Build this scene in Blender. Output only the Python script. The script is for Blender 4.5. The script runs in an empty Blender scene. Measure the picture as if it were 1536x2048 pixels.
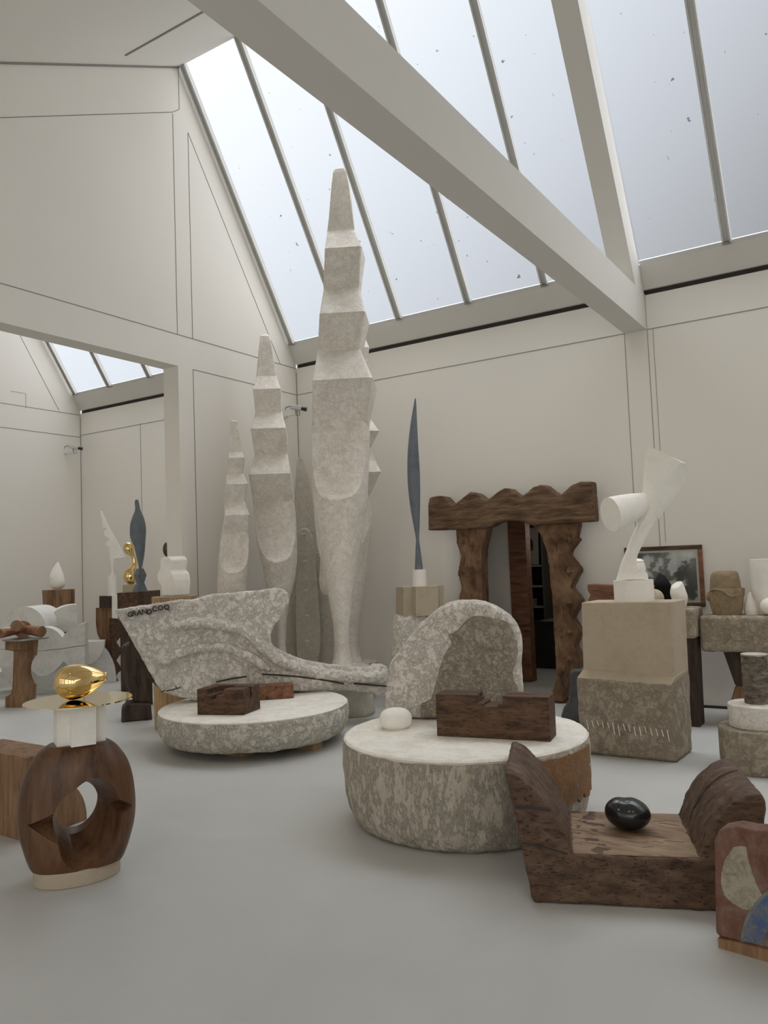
import bpy, bmesh, math, random
from mathutils import Vector, Matrix, noise
random.seed(7)
S = bpy.context.scene
COL = S.collection
PI = math.pi
# ------------------------------------------------------------------ camera
F = 1590.4
CX, CY = 768.0, 1024.0
YAW, PIT, ROL = math.radians(-32.7857), math.radians(3.6425), math.radians(-2.1804)
EYE = Vector((0, 0, 1.5))
fwd = Vector((math.sin(YAW)*math.cos(PIT), math.cos(YAW)*math.cos(PIT), math.sin(PIT)))
rgt = Vector((math.cos(YAW), -math.sin(YAW), 0))
upv = rgt.cross(fwd)
R2 = rgt*math.cos(ROL) + upv*math.sin(ROL)
U2 = -rgt*math.sin(ROL) + upv*math.cos(ROL)
cam = bpy.data.cameras.new('camera'); camo = bpy.data.objects.new('camera', cam); COL.objects.link(camo)
camo.matrix_world = Matrix((R2, U2, -fwd)).transposed().to_4x4()
camo.location = EYE
cam.sensor_fit = 'VERTICAL'; cam.sensor_height = 32.0; cam.lens = F/2048*32.0
cam.clip_start = 0.05
S.camera = camo

def ray(x, y): return fwd + R2*((x-CX)/F) - U2*((y-CY)/F)
def onZ(x, y, z=0.0):
    d = ray(x, y); return EYE + d*((z-EYE.z)/d.z)
def onY(x, y, Y):
    d = ray(x, y); return EYE + d*(Y/d.y)
def onX(x, y, X):
    d = ray(x, y); return EYE + d*(X/d.x)
def onN(x, y, P, n):
    d = ray(x, y); return EYE + d*((P-EYE).dot(n)/d.dot(n))

class Fr:
    """a vertical plane standing in the room through A, its normal n turned to face the room"""
    def __init__(s, A, yaw=None, turn=0.0):
        s.A = Vector((A[0], A[1], A[2] if len(A) > 2 else 0.0))
        if yaw is None:
            s.n = Vector((-s.A.x, -s.A.y, 0)).normalized()
            if turn: s.n = Matrix.Rotation(math.radians(turn), 3, 'Z') @ s.n
        else:
            s.n = Vector((math.cos(math.radians(yaw)), math.sin(math.radians(yaw)), 0))
        s.u = Vector((-s.n.y, s.n.x, 0))
    def p(s, x, y, d=0.0): return onN(x, y, s.A + s.n*d, s.n) 
    def w(s, a, b, z): return Vector((s.A.x, s.A.y, 0)) + s.u*a + s.n*b + Vector((0, 0, z))
class Px:
    """turns zoomed-crop coordinates into photograph coordinates"""
    def __init__(s, ox, oy, k): s.o = (ox, oy, k)
    def __call__(s, pts): return [(s.o[0]+q[0]/s.o[2], s.o[1]+q[1]/s.o[2]) for q in pts]
    def r(s, rows): return [(s.o[1]+q[0]/s.o[2], s.o[0]+q[1]/s.o[2], s.o[0]+q[2]/s.o[2]) + tuple(q[3:]) for q in rows]

# ------------------------------------------------------------------ materials
def nmat(name):
    m = bpy.data.materials.new(name); m.use_nodes = True
    nt = m.node_tree; b = nt.nodes['Principled BSDF']; return m, nt, b
def coords(nt, scale=(1, 1, 1), rot=(0, 0, 0)):
    tc = nt.nodes.new('ShaderNodeTexCoord'); mp = nt.nodes.new('ShaderNodeMapping')
    mp.inputs['Scale'].default_value = scale; mp.inputs['Rotation'].default_value = rot
    nt.links.new(tc.outputs['Object'], mp.inputs['Vector']); return mp.outputs['Vector']
def noi(nt, vec, scale, detail=6, rough=.6, dist=0):
    n = nt.nodes.new('ShaderNodeTexNoise'); n.inputs['Scale'].default_value = scale
    n.inputs['Detail'].default_value = detail; n.inputs['Roughness'].default_value = rough
    n.inputs['Distortion'].default_value = dist
    nt.links.new(vec, n.inputs['Vector']); return n.outputs['Fac']
def ramp(nt, fac, stops):
    r = nt.nodes.new('ShaderNodeValToRGB'); e = r.color_ramp.elements
    while len(e) < len(stops): e.new(.5)
    for i, (p, c) in enumerate(stops):
        e[i].position = p; e[i].color = (c[0], c[1], c[2], 1) if hasattr(c, '__len__') else (c, c, c, 1)
    nt.links.new(fac, r.inputs['Fac']); return r.outputs['Color']
def mixc(nt, fac, a, b, mode='MIX'):
    m = nt.nodes.new('ShaderNodeMix'); m.data_type = 'RGBA'; m.blend_type = mode
    for s_, v in ((0, fac), (6, a), (7, b)):
        if hasattr(v, 'is_linked') or hasattr(v, 'links'): nt.links.new(v, m.inputs[s_])
        else: m.inputs[s_].default_value = v if s_ == 0 else (v[0], v[1], v[2], 1)
    return m.outputs[2]
def bump(nt, b, h, strength, dist=.01, prev=None):
    n = nt.nodes.new('ShaderNodeBump'); n.inputs['Strength'].default_value = strength
    n.inputs['Distance'].default_value = dist
    nt.links.new(h, n.inputs['Height'])
    if prev: nt.links.new(prev, n.inputs['Normal'])
    nt.links.new(n.outputs['Normal'], b.inputs['Normal']); return n.outputs['Normal']

def plaster(name, base, stain, pit=(.12, .1, .08), amount=.5, sc=6, bs=.5, bd=.012, pits=.2, rough=.9, st=(1, 1, 1)):
    m, nt, b = nmat(name); v = coords(nt, st)
    n1 = noi(nt, v, sc, 12, .74, 0)
    c = ramp(nt, n1, [(max(.05, .46-amount*.24), stain), (.54, base)])
    n2 = noi(nt, v, sc*9, 8, .7)
    c = mixc(nt, ramp(nt, n2, [(.58, 0), (.68, pits)]), c, pit)
    n4 = noi(nt, v, sc*3.1, 12, .78, 0)
    c = mixc(nt, ramp(nt, n4, [(.56, 0), (.72, pits*.9)]), c, pit)
    n5 = noi(nt, v, sc*1.6, 12, .78, .1)
    line = ramp(nt, n5, [(.484, 0), (.5, min(1, pits*1.6)), (.516, 0)])
    c = mixc(nt, line, c, tuple(.5*(x+y) for x, y in zip(stain, pit)))
    nt.links.new(c, b.inputs['Base Color']); b.inputs['Roughness'].default_value = rough
    b.inputs['Specular IOR Level'].default_value = .25
    n3 = noi(nt, v, sc*4, 12, .74, .05)
    p = bump(nt, b, n3, bs, bd)
    p = bump(nt, b, ramp(nt, n2, [(.45, 1), (.72, 0)]), bs*.5, bd*.4, p)
    bump(nt, b, ramp(nt, n5, [(.46, 1), (.5, 0), (.54, 1)]), bs*.8, bd*.35, p)
    return m
def wood(name, a, c2, dark, st=(9, 9, 1.2), rot=(0, 0, 0), bs=.4, rough=.6, crack=.6, sc=3.0):
    m, nt, b = nmat(name); v = coords(nt, st, rot)
    n1 = noi(nt, v, sc, 8, .65, .35)
    c = ramp(nt, n1, [(.28, dark), (.46, a), (.68, c2)])
    v2 = coords(nt, (st[0]*2.6, st[1]*2.6, st[2]*.8) if st[2] <= st[0] else (st[0]*.8, st[1]*2.6, st[2]*2.6), rot)
    n2 = noi(nt, v2, sc*2.2, 4, .5, .3)
    cr = ramp(nt, n2, [(.60, 0), (.70, crack)])
    c = mixc(nt, cr, c, dark)
    nt.links.new(c, b.inputs['Base Color']); b.inputs['Roughness'].default_value = rough
    b.inputs['Specular IOR Level'].default_value = .35
    p = bump(nt, b, n1, bs, .01)
    bump(nt, b, ramp(nt, n2, [(.6, 1), (.70, 0)]), bs, .008, p)
    return m
def plain(name, c, rough=.7, metal=0.0, spec=.4, var=0.04, bs=0, sc=3):
    m, nt, b = nmat(name); v = coords(nt)
    n = noi(nt, v, sc, 6, .6)
    lo = tuple(x*(1-var) for x in c); hi = tuple(min(1, x*(1+var)) for x in c)
    nt.links.new(ramp(nt, n, [(.3, lo), (.7, hi)]), b.inputs['Base Color'])
    b.inputs['Roughness'].default_value = rough; b.inputs['Metallic'].default_value = metal
    b.inputs['Specular IOR Level'].default_value = spec
    if bs: bump(nt, b, noi(nt, v, sc*12, 6), bs, .004)
    return m

M = {}
M['wall'] = plain('white_wall_paint', (.76, .725, .665), .85, spec=.2, var=.015, sc=.6)
M['ceil'] = plain('white_ceiling_paint', (.80, .78, .73), .9, spec=.15, var=.01, sc=.6)
M['beam'] = plain('beam_paint', (.68, .66, .615), .8, spec=.25, var=.015)
M['seam'] = plain('panel_seam', (.27, .255, .235), .9)
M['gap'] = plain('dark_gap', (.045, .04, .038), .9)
M['white_metal'] = plain('aluminium_paint', (.62, .62, .60), .45, spec=.5)
def floor_mat():
    m, nt, b = nmat('polished_concrete'); v = coords(nt)
    n = noi(nt, v, .55, 7, .6, .6); n2 = noi(nt, v, 4, 10, .7)
    c = ramp(nt, n, [(.3, (.46, .458, .44)), (.55, (.515, .51, .49)), (.75, (.56, .555, .53))])
    c = mixc(nt, ramp(nt, n2, [(.3, 0), (.7, .22)]), c, (.56, .56, .54))
    nt.links.new(c, b.inputs['Base Color'])
    nt.links.new(ramp(nt, n2, [(.3, .38), (.7, .55)]), b.inputs['Roughness'])
    b.inputs['Specular IOR Level'].default_value = .35
    bump(nt, b, n2, .04, .004); return m
M['floor'] = floor_mat()
M['plaster'] = plaster('aged_plaster', (.86, .81, .73), (.75, .695, .61), amount=.45, pits=.35, bs=.55)
M['plaster_rough'] = plaster('rough_cast_plaster', (.90, .85, .765), (.76, .70, .61), amount=.7, sc=7, bs=.75, bd=.02, pits=.62)
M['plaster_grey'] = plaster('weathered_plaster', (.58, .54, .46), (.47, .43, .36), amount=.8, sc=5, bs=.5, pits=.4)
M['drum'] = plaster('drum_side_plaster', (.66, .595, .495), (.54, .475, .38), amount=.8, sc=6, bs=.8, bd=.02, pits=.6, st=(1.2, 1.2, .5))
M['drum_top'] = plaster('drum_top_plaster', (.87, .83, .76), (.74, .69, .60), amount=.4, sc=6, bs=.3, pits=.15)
M['white'] = plaster('fine_white_plaster', (.88, .85, .79), (.82, .785, .72), amount=.3, sc=4, bs=.12, bd=.004, pits=.05, rough=.7)
M['marble'] = plaster('white_block_plaster', (.72, .71, .67), (.58, .57, .53), amount=.5, sc=4, bs=.2, pits=.15)
M['stone'] = plaster('pale_limestone', (.48, .405, .305), (.42, .35, .255), amount=.4, sc=4, bs=.2, pits=.08)
M['stone_rough'] = plaster('hewn_limestone', (.50, .425, .325), (.38, .315, .235), amount=.6, sc=6, bs=.8, bd=.02, pits=.3)
M['tan'] = plaster('tan_sandstone', (.38, .29, .18), (.27, .20, .115), amount=.5, sc=12, bs=.7, bd=.01, pits=.2)
M['gneiss'] = plaster('speckled_stone', (.48, .43, .345), (.24, .205, .15), amount=1.1, sc=14, bs=.9, bd=.012, pits=.45)
M['slate'] = plaster('blue_grey_slate', (.155, .175, .20), (.11, .125, .145), amount=.4, sc=6, bs=.1, pits=.05, rough=.45)
M['slate_dark'] = plaster('dark_slate', (.10, .10, .10), (.05, .05, .05), amount=.6, sc=6, bs=.5, pits=.1, rough=.7)
M['wood_dark'] = wood('dark_oak', (.075, .038, .020), (.15, .082, .045), (.014, .008, .005), (1.2, 9, 9), bs=.7, rough=.65)
M['wood_bench'] = wood('weathered_shaded_oak', (.085, .046, .027), (.165, .10, .062), (.016, .009, .006), (1.1, 7, 7), bs=.7, rough=.5)  # bench oak, colour darkened to carry the shadow on its front
M['wood_seat'] = wood('worn_seat_oak', (.24, .155, .095), (.36, .25, .165), (.06, .035, .02), (1.6, 7, 7), bs=.5, rough=.55, crack=.5)
M['wood_arch'] = wood('rough_brown_oak', (.13, .070, .036), (.25, .15, .082), (.03, .016, .009), (2, 8, 1.6), bs=.8, rough=.75)
M['wood_lintel'] = wood('rough_brown_oak_beam', (.12, .068, .036), (.225, .142, .082), (.028, .016, .009), (1.3, 9, 9), bs=.8, rough=.75)
M['wood_ring'] = wood('oiled_walnut', (.10, .046, .022), (.165, .084, .042), (.04, .018, .009), (5, 5, .8), bs=.12, rough=.38, crack=.25)
M['wood_mid'] = wood('brown_wood', (.22, .12, .06), (.33, .20, .11), (.08, .04, .02), (6, 6, .9), bs=.3, rough=.6, crack=.4)
M['wood_red'] = wood('red_brown_wood', (.19, .085, .045), (.28, .14, .08), (.05, .02, .012), (1, 8, 8), bs=.4, rough=.65)
M['wood_black'] = wood('blackened_wood', (.045, .028, .02), (.085, .055, .038), (.012, .008, .006), (7, 7, 1), bs=.5, rough=.6)
M['wood_light'] = wood('pale_trunk_wood', (.40, .25, .12), (.52, .36, .19), (.16, .08, .035), (14, 14, .8), bs=.4, rough=.7)
M['bark'] = wood('silver_bark', (.13, .105, .08), (.27, .24, .19), (.03, .02, .015), (4, 4, 9), bs=.9, rough=.85)
M['copper'] = wood('rubbed_walnut_limbs', (.33, .16, .09), (.45, .25, .15), (.16, .07, .035), (3, 3, 3), bs=.1, rough=.35, crack=.1)
def gold_mat():
    m, nt, b = nmat('polished_brass'); v = coords(nt)
    nt.links.new(ramp(nt, noi(nt, v, 3), [(.3, (.80, .57, .25)), (.7, (.86, .62, .28))]), b.inputs['Base Color'])
    b.inputs['Metallic'].default_value = 1; b.inputs['Roughness'].default_value = .035; return m
M['gold'] = gold_mat()
M['gold_plate'] = plain('polished_brass_disc', (.82, .72, .46), .05, metal=1, var=.02)
M['black'] = plain('polished_black_stone', (.012, .012, .013), .18, spec=.6, var=.2)
M['steel'] = plain('dull_steel', (.30, .29, .27), .4, metal=.7)
M['cam_grey'] = plain('camera_housing', (.50, .50, .48), .5)
M['cam_black'] = plain('camera_lens', (.02, .02, .02), .3)
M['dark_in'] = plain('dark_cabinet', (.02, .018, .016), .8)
M['mount'] = plain('pale_mount', (.52, .56, .50), .6)
M['letter'] = plain('dark_paint', (.05, .035, .03), .8)

# ------------------------------------------------------------------ objects
def tagp(o, label=None, cat=None, group=None, kind=None):
    if label: o['label'] = label
    if cat: o['category'] = cat
    if group: o['group'] = group
    if kind: o['kind'] = kind
    return o
def thing(name, label, cat, loc, group=None):
    o = bpy.data.objects.new(name, None); COL.objects.link(o); o.empty_display_size = .05
    o.location = (loc[0], loc[1], loc[2] if len(loc) > 2 else 0.0)
    return tagp(o, label, cat, group)
def link(name, geo, mat, parent=None, org=None, angle=35, part_label=None):
    """geo = (verts in room coordinates, faces)"""
    vs, fs = geo
    base = Vector((0, 0, 0)); p = parent
    while p is not None: base += p.location; p = p.parent
    if parent is None: base = Vector(org) if org is not None else Vector((0, 0, 0))
    me = bpy.data.meshes.new(name)
    me.from_pydata([tuple(Vector(v)-base) for v in vs], [], fs); me.update()
    bm = bmesh.new(); bm.from_mesh(me)
    bmesh.ops.recalc_face_normals(bm, faces=bm.faces); bm.to_mesh(me); bm.free()
    if isinstance(mat, (list, tuple)):
        for q in mat: me.materials.append(q)
    else: me.materials.append(mat)
    if angle is not None:
        me.polygons.foreach_set('use_smooth', [True]*len(me.polygons))
        if angle < 180: me.set_sharp_from_angle(angle=math.radians(angle))
    o = bpy.data.objects.new(name, me); COL.objects.link(o)
    if parent is not None: o.parent = parent
    else: o.location = base
    if part_label: o['label'] = part_label
    return o
def solo(name, label, cat, geo, mat, org, group=None, angle=35):
    return tagp(link(name, geo, mat, None, org, angle), label, cat, group)
def struct(name, geo, mat, parent=None, angle=None):
    o = link(name, geo, mat, parent, None, angle)
    if parent is None: o['kind'] = 'structure'
    return o
def join(*geos):
    V, Fc = [], []
    for vs, fs in geos:
        k = len(V); V += list(vs); Fc += [tuple(i+k for i in f) for f in fs]
    return V, Fc
def prism(front, back):
    n = len(front); V = list(front)+list(back)
    Fc = [tuple(range(n)), tuple(range(2*n-1, n-1, -1))]
    Fc += [(i, i+n, (i+1) % n+n, (i+1) % n) for i in range(n)]
    return V, Fc
def box(x0, x1, y0, y1, z0, z1):
    a = [Vector(p) for p in ((x0, y0, z0), (x1, y0, z0), (x1, y1, z0), (x0, y1, z0))]
    return prism(a, [v+Vector((0, 0, z1-z0)) for v in a])
def obox(c, u, n, hu, hn, z0, z1):
    c = Vector((c[0], c[1], 0)); u = Vector(u); n = Vector(n)
    a = [c+u*s*hu+n*t*hn+Vector((0, 0, z0)) for s, t in ((-1, -1), (1, -1), (1, 1), (-1, 1))]
    return prism(a, [v+Vector((0, 0, z1-z0)) for v in a])
def bar(a, b, w, h, up=Vector((0, 0, 1))):
    a, b = Vector(a), Vector(b); d = (b-a).normalized(); s = d.cross(up).normalized(); t = s.cross(d)
    q = [s*(-w/2)-t*(h/2), s*(w/2)-t*(h/2), s*(w/2)+t*(h/2), s*(-w/2)+t*(h/2)]
    return prism([a+k for k in q], [b+k for k in q])
def tube(pts, r, n=10):
    V, Fc = [], []; pts = [Vector(p) for p in pts]; m = len(pts)
    rs = r if hasattr(r, '__len__') else [r]*m
    for i, p in enumerate(pts):
        d = (pts[min(i+1, m-1)]-pts[max(i-1, 0)]).normalized()
        s = d.cross(Vector((.13, .21, .97))).normalized(); t = s.cross(d)
        for k in range(n): V.append(p+(s*math.cos(2*PI*k/n)+t*math.sin(2*PI*k/n))*rs[i])
    for i in range(m-1):
        for k in range(n): Fc.append((i*n+k, i*n+(k+1) % n, (i+1)*n+(k+1) % n, (i+1)*n+k))
    Fc += [tuple(range(n-1, -1, -1)), tuple(range((m-1)*n, m*n))]
    return V, Fc
def rings(R):
    n = len(R[0]); V = [v for r in R for v in r]; m = len(R); Fc = []
    for i in range(m-1):
        for k in range(n): Fc.append((i*n+k, i*n+(k+1) % n, (i+1)*n+(k+1) % n, (i+1)*n+k))
    Fc += [tuple(range(n-1, -1, -1)), tuple(range((m-1)*n, m*n))]
    return V, Fc
def slab(fr, pts, thick, d=0.0):
    f = [fr.p(x, y, 0)+fr.n*d for x, y in pts]
    return prism(f, [v-fr.n*thick for v in f])
def slab_dir(fr, pts, vec):
    f = [fr.p(x, y) for x, y in pts]; return prism(f, [v+Vector(vec) for v in f])
def sub_rows(rows, k, smooth):
    out = []
    L = max(len(r) for r in rows)
    for i in range(len(rows)-1):
        a, b = rows[i], rows[i+1]
        p = rows[max(0, i-1)]; q = rows[min(len(rows)-1, i+2)]
        for j in range(k):
            t = j/k
            if smooth:
                r = tuple(.5*(2*a[c]+(b[c]-p[c])*t+(2*p[c]-5*a[c]+4*b[c]-q[c])*t*t+(3*a[c]-p[c]-3*b[c]+q[c])*t**3) for c in range(L))
            else: r = tuple(a[c]*(1-t)+b[c]*t for c in range(L))
            out.append(r)
    out.append(rows[-1]); return out
def loft(fr, rows, ratio=1.0, e=2.0, n=40, k=1, smooth=False, plan=None, rot=0.0):
    """rows: (y, xl, xr[, front, back, cut]) in photograph coordinates, widths measured on the plane fr"""
    rows = sub_rows(rows, k, smooth) if k > 1 else rows
    R = []
    for r in rows:
        y, xl, xr = r[:3]
        a, b = fr.p(xl, y), fr.p(xr, y); c = (a+b)/2; hw = max((b-a).length/2, .0015); z = c.z
        fd = r[3] if len(r) > 3 else hw*ratio; bd = r[4] if len(r) > 4 else hw*ratio
        cut = r[5] if len(r) > 5 else 9
        ring = []
        if plan:
            for (pa, pb) in plan:
                ca, sa = math.cos(rot), math.sin(rot)
                A_, B_ = pa*ca-pb*sa, pa*sa+pb*ca
                ring.append(Vector((c.x, c.y, z))+fr.u*A_*hw+fr.n*B_*hw*ratio)
        else:
            for q in range(n):
                t = 2*PI*q/n; ct, st_ = math.cos(t), math.sin(t)
                A_ = math.copysign(abs(ct)**(2/e), ct); B_ = math.copysign(abs(st_)**(2/e), st_)
                B_ = B_*(fd if B_ > 0 else bd); B_ = min(B_, cut)
                ring.append(Vector((c.x, c.y, z))+fr.u*A_*hw+fr.n*B_)
        R.append(ring)
    return rings(R)
def disc(c, R, z0, z1, n=72, r0=None, steps=1, u=(1, 0, 0), ry=None, e=2.0, prof=None):
    c = Vector((c[0], c[1], 0)); u = Vector(u).normalized(); v = Vector((-u.y, u.x, 0)); ry = ry or R
    Rn = []
    prof = prof or [(0, r0/R if r0 else 1), (1, 1)]
    for zt, k in prof:
        Rn.append([c+Vector((0, 0, z0+(z1-z0)*zt))+u*math.copysign(abs(math.cos(2*PI*q/n))**(2/e), math.cos(2*PI*q/n))*R*k
                   + v*math.copysign(abs(math.sin(2*PI*q/n))**(2/e), math.sin(2*PI*q/n))*ry*k for q in range(n)])
    return rings(Rn)
def ellipsoid(c, u, v, w, n=32, m=20, f=None):
    """axes u v w are half-axis vectors"""
    c, u, v, w = map(Vector, (c, u, v, w)); V = []; 
    for i in range(1, m):
        th = PI*i/m
        for k in range(n):
            ph = 2*PI*k/n
            p = (math.sin(th)*math.cos(ph), math.sin(th)*math.sin(ph), math.cos(th))
            if f: p = f(p)
            V.append(c+u*p[0]+v*p[1]+w*p[2])
    a = len(V); t, b_ = (0, 0, 1), (0, 0, -1)
    if f: t, b_ = f(t), f(b_)
    V += [c+u*t[0]+v*t[1]+w*t[2], c+u*b_[0]+v*b_[1]+w*b_[2]]
    Fc = [(i*n+k, i*n+(k+1) % n, (i+1)*n+(k+1) % n, (i+1)*n+k) for i in range(m-2) for k in range(n)]
    Fc += [(a, (k+1) % n, k) for k in range(n)]
    Fc += [(a+1, (m-2)*n+k, (m-2)*n+(k+1) % n) for k in range(n)]
    return V, Fc
TEX = {}
def rough(o, voxel=None, smooth=0, amp=0, size=.1, bevel=0, seg=2, depth=3, amp2=0, size2=.3):
    if bevel:
        m = o.modifiers.new('bevel', 'BEVEL'); m.width = bevel; m.segments = seg; m.limit_method = 'ANGLE'; m.angle_limit = math.radians(35)
    if voxel:
        m = o.modifiers.new('remesh', 'REMESH'); m.mode = 'VOXEL'; m.voxel_size = voxel; m.use_smooth_shade = True
    if smooth:
        m = o.modifiers.new('smooth', 'SMOOTH'); m.iterations = smooth; m.factor = .6
    for a, s in ((amp, size), (amp2, size2)):
        if a:
            if (s, depth) not in TEX:
                t = bpy.data.textures.new('clouds', 'CLOUDS'); t.noise_scale = s; t.noise_depth = depth; t.noise_basis = 'BLENDER_ORIGINAL'; TEX[(s, depth)] = t
            m = o.modifiers.new('displace', 'DISPLACE'); m.texture = TEX[(s, depth)]; m.strength = a; m.mid_level = .5; m.texture_coords = 'LOCAL'
    return o
def bake(o, sharp=None):
    dg = bpy.context.evaluated_depsgraph_get(); dg.update()
    me = bpy.data.meshes.new_from_object(o.evaluated_get(dg)); o.modifiers.clear(); o.data = me
    if sharp is not None:
        me.polygons.foreach_set('use_smooth', [True]*len(me.polygons)); me.set_sharp_from_angle(angle=math.radians(sharp))
    return o
def cut(o, geos, sharp=35):
    cs = []
    for g in geos:
        c = link('cutter', g, M['seam'], None, o.matrix_world.translation if False else None, None)
        cs.append(c); m = o.modifiers.new('cut', 'BOOLEAN'); m.operation = 'DIFFERENCE'; m.solver = 'EXACT'; m.object = c
    bake(o, sharp)
    for c in cs: bpy.data.objects.remove(c)
    return o

# ================================================================== THE ROOM
XL, YB, H1, H2 = -6.519, 8.111, 3.745, 4.097
XF = -11.02
XR, YN = 6.4, -3.5
GB = Vector((0, 7.971, 4.398)); GT = Vector((0, 6.165, 7.246))     # foot and head of the glazing
GD = (GT-GB).normalized(); GN = Vector((0, GD.z, -GD.y))            # GN points up and out
if GN.z < 0: GN = -GN
def roofz(y): return 7.22 + .502*(y-6.165)
struct('floor', box(XF-.3, XR+.3, YN-.3, 12.5, -.1, 0), M['floor'])
# back wall with the doorway behind the carved portal
DX0, DX1, DZ = -4.22, -3.02, 1.93
struct('wall_back', prism([Vector((x, YB, z)) for x, z in ((XL-.2, 0), (DX0, 0), (DX0, DZ), (DX1, DZ), (DX1, 0), (XR, 0), (XR, H2), (XL-.2, H2))],
                          [Vector((x, YB+.16, z)) for x, z in ((XL-.2, 0), (DX0, 0), (DX0, DZ), (DX1, DZ), (DX1, 0), (XR, 0), (XR, H2), (XL-.2, H2))]), M['wall'])
struct('wall_annex', box(XF-.2, XL-.2, YB, YB+.16, 0, H2), M['wall'])
def gable(x0, x1, hole):
    pr = [(YN, 0)]
    pr += [(2.0, 0), (2.0, H1), (6.055, H1), (6.055, 0)] if hole else []
    pr += [(YB, 0), (YB, H2+.05), (GB.y+.05, GB.z), (GT.y+.03, GT.z+.02), (GT.y-.3, roofz(GT.y-.3)+.06), (YN, roofz(YN)+.06)]
    return prism([Vector((x0, y, z)) for y, z in pr], [Vector((x1, y, z)) for y, z in pr])
struct('wall_left', gable(XL, XL-.235, True), M['wall'])
struct('wall_far', gable(XF, XF-.2, False), M['wall'])
struct('wall_right', gable(XR, XR+.2, False), M['wall'])
NH = roofz(YN)
# near wall (behind the viewer) with one wide window to the gallery daylight
W0, W1, WZ0, WZ1 = -8.5, 1.5, .3, 1.7
nw = [(XF, 0), (XR, 0), (XR, max(NH, 2.4)), (XF, max(NH, 2.4))]
# ceiling: the gentle roof slope coming down towards the viewer
def ceil_geo(x0, x1, y0=0.2):
    q = [(x0, y0), (x1, y0), (x1, GT.y), (x0, GT.y)]
    f = [Vector((x, y, roofz(y))) for x, y in q]
    return prism(f, [v+Vector((0, -.04, .1)) for v in f])
struct('ceiling', ceil_geo(XF, XR), M['ceil'])
struct('ceiling', box(XF, XR, YN, .2, roofz(.2)-.02, roofz(.2)+.1), M['ceil'])
# near wall: solid below and above a band of gallery windows
zc = roofz(.2)
struct('wall_near', join(box(XF, XR, YN-.15, YN, 0, .5), box(XF, XR, YN-.15, YN, 3.7, zc+.1), *[box(x, x+.4, YN-.15, YN, .5, 3.7) for x in (-11.0, -8.3, -5.6, -2.9, -.2, 2.5, 5.0)]), M['wall'])
# ---- glazing
def gp(x, y, z): return Vector((x, y, z))
def glass_mat():
    m, nt, b = nmat('milky_glass'); nt.nodes.remove(b)
    out = nt.nodes['Material Output']; v = coords(nt)
    tr = nt.nodes.new('ShaderNodeBsdfTransparent'); tr.inputs['Color'].default_value = (.965, .97, .975, 1)
    tl = nt.nodes.new('ShaderNodeBsdfTranslucent'); tl.inputs['Color'].default_value = (.85, .89, .93, 1)
    df = nt.nodes.new('ShaderNodeBsdfDiffuse'); df.inputs['Color'].default_value = (.22, .23, .23, 1)
    a = nt.nodes.new('ShaderNodeMixShader'); a.inputs['Fac'].default_value = .04
    nt.links.new(tr.outputs[0], a.inputs[1]); nt.links.new(tl.outputs[0], a.inputs[2])
    sp = ramp(nt, noi(nt, v, 13, 2, .5), [(.745, 0), (.76, .55)])
    c = nt.nodes.new('ShaderNodeMixShader'); nt.links.new(sp, c.inputs['Fac'])
    nt.links.new(a.outputs[0], c.inputs[1]); nt.links.new(df.outputs[0], c.inputs[2])
    nt.links.new(c.outputs[0], out.inputs['Surface']); return m
M['glass'] = glass_mat()
WN = [0]
def window(x0, x1, bars):
    WN[0] += 1
    w = bpy.data.objects.new('window_%d' % WN[0], None); COL.objects.link(w); w['kind'] = 'structure'
    w.location = (x0, GB.y, GB.z)
    a = [Vector((x0, GB.y, GB.z)), Vector((x1, GB.y, GB.z)), Vector((x1, GT.y, GT.z)), Vector((x0, GT.y, GT.z))]
    link('glass', prism([v+GN*.03 for v in a], [v+GN*.036 for v in a]), M['glass'], w, angle=None)
    link('bottom_rail', bar(Vector((x0, GB.y+.02, GB.z-.015)), Vector((x1, GB.y+.02, GB.z-.015)), .07, .035, GN), M['white_metal'], w, angle=None)
    for x in bars:
        hw = .042
        g = join(bar(Vector((x, GB.y, GB.z))-GN*.0, Vector((x, GT.y, GT.z)), hw*2, .02, GN),
                 bar(Vector((x-.032, GB.y, GB.z))-GN*.022, Vector((x-.032, GT.y, GT.z))-GN*.022, .016, .045, GN),
                 bar(Vector((x+.032, GB.y, GB.z))-GN*.022, Vector((x+.032, GT.y, GT.z))-GN*.022, .016, .045, GN))
        o = link('glazing_bar', g, M['white_metal'], w, angle=None)
        e = Vector((x, GB.y, GB.z))-GN*.035
        link('end_clip', bar(e-Vector((.036, 0, 0)), e+Vector((.036, 0, 0)), .02, .03, GN), M['steel'], o, angle=None)
window(XL, -2.215, (-6.45, -5.612, -4.806, -3.89, -2.98))
window(-1.99, XR, (-1.17, -.27, .63, 1.53, 2.43, 3.33, 4.23, 5.13))
window(XF, XL-.235, (-10.93, -10.09, -9.17, -8.27, -7.36))
# sill box leaning out from the wall to the foot of the glass, dark shadow gap beneath it
for k, (x0, x1) in enumerate(((XL, -1.99), (-1.99, XR), (XF, XL-.235))):
    pr = [(YB-.002, H2+.055), (GB.y, GB.z-.03), (GB.y+.06, GB.z), (YB+.3, GB.z), (YB+.3, H2+.055)]
    struct('trim_%d' % (k+1), prism([Vector((x0, y, z)) for y, z in pr], [Vector((x1, y, z)) for y, z in pr]), M['beam'])
    struct('trim_%d' % (k+4), box(x0, x1, YB+.03, YB+.1, H2-.01, H2+.07), M['gap'])
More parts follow.
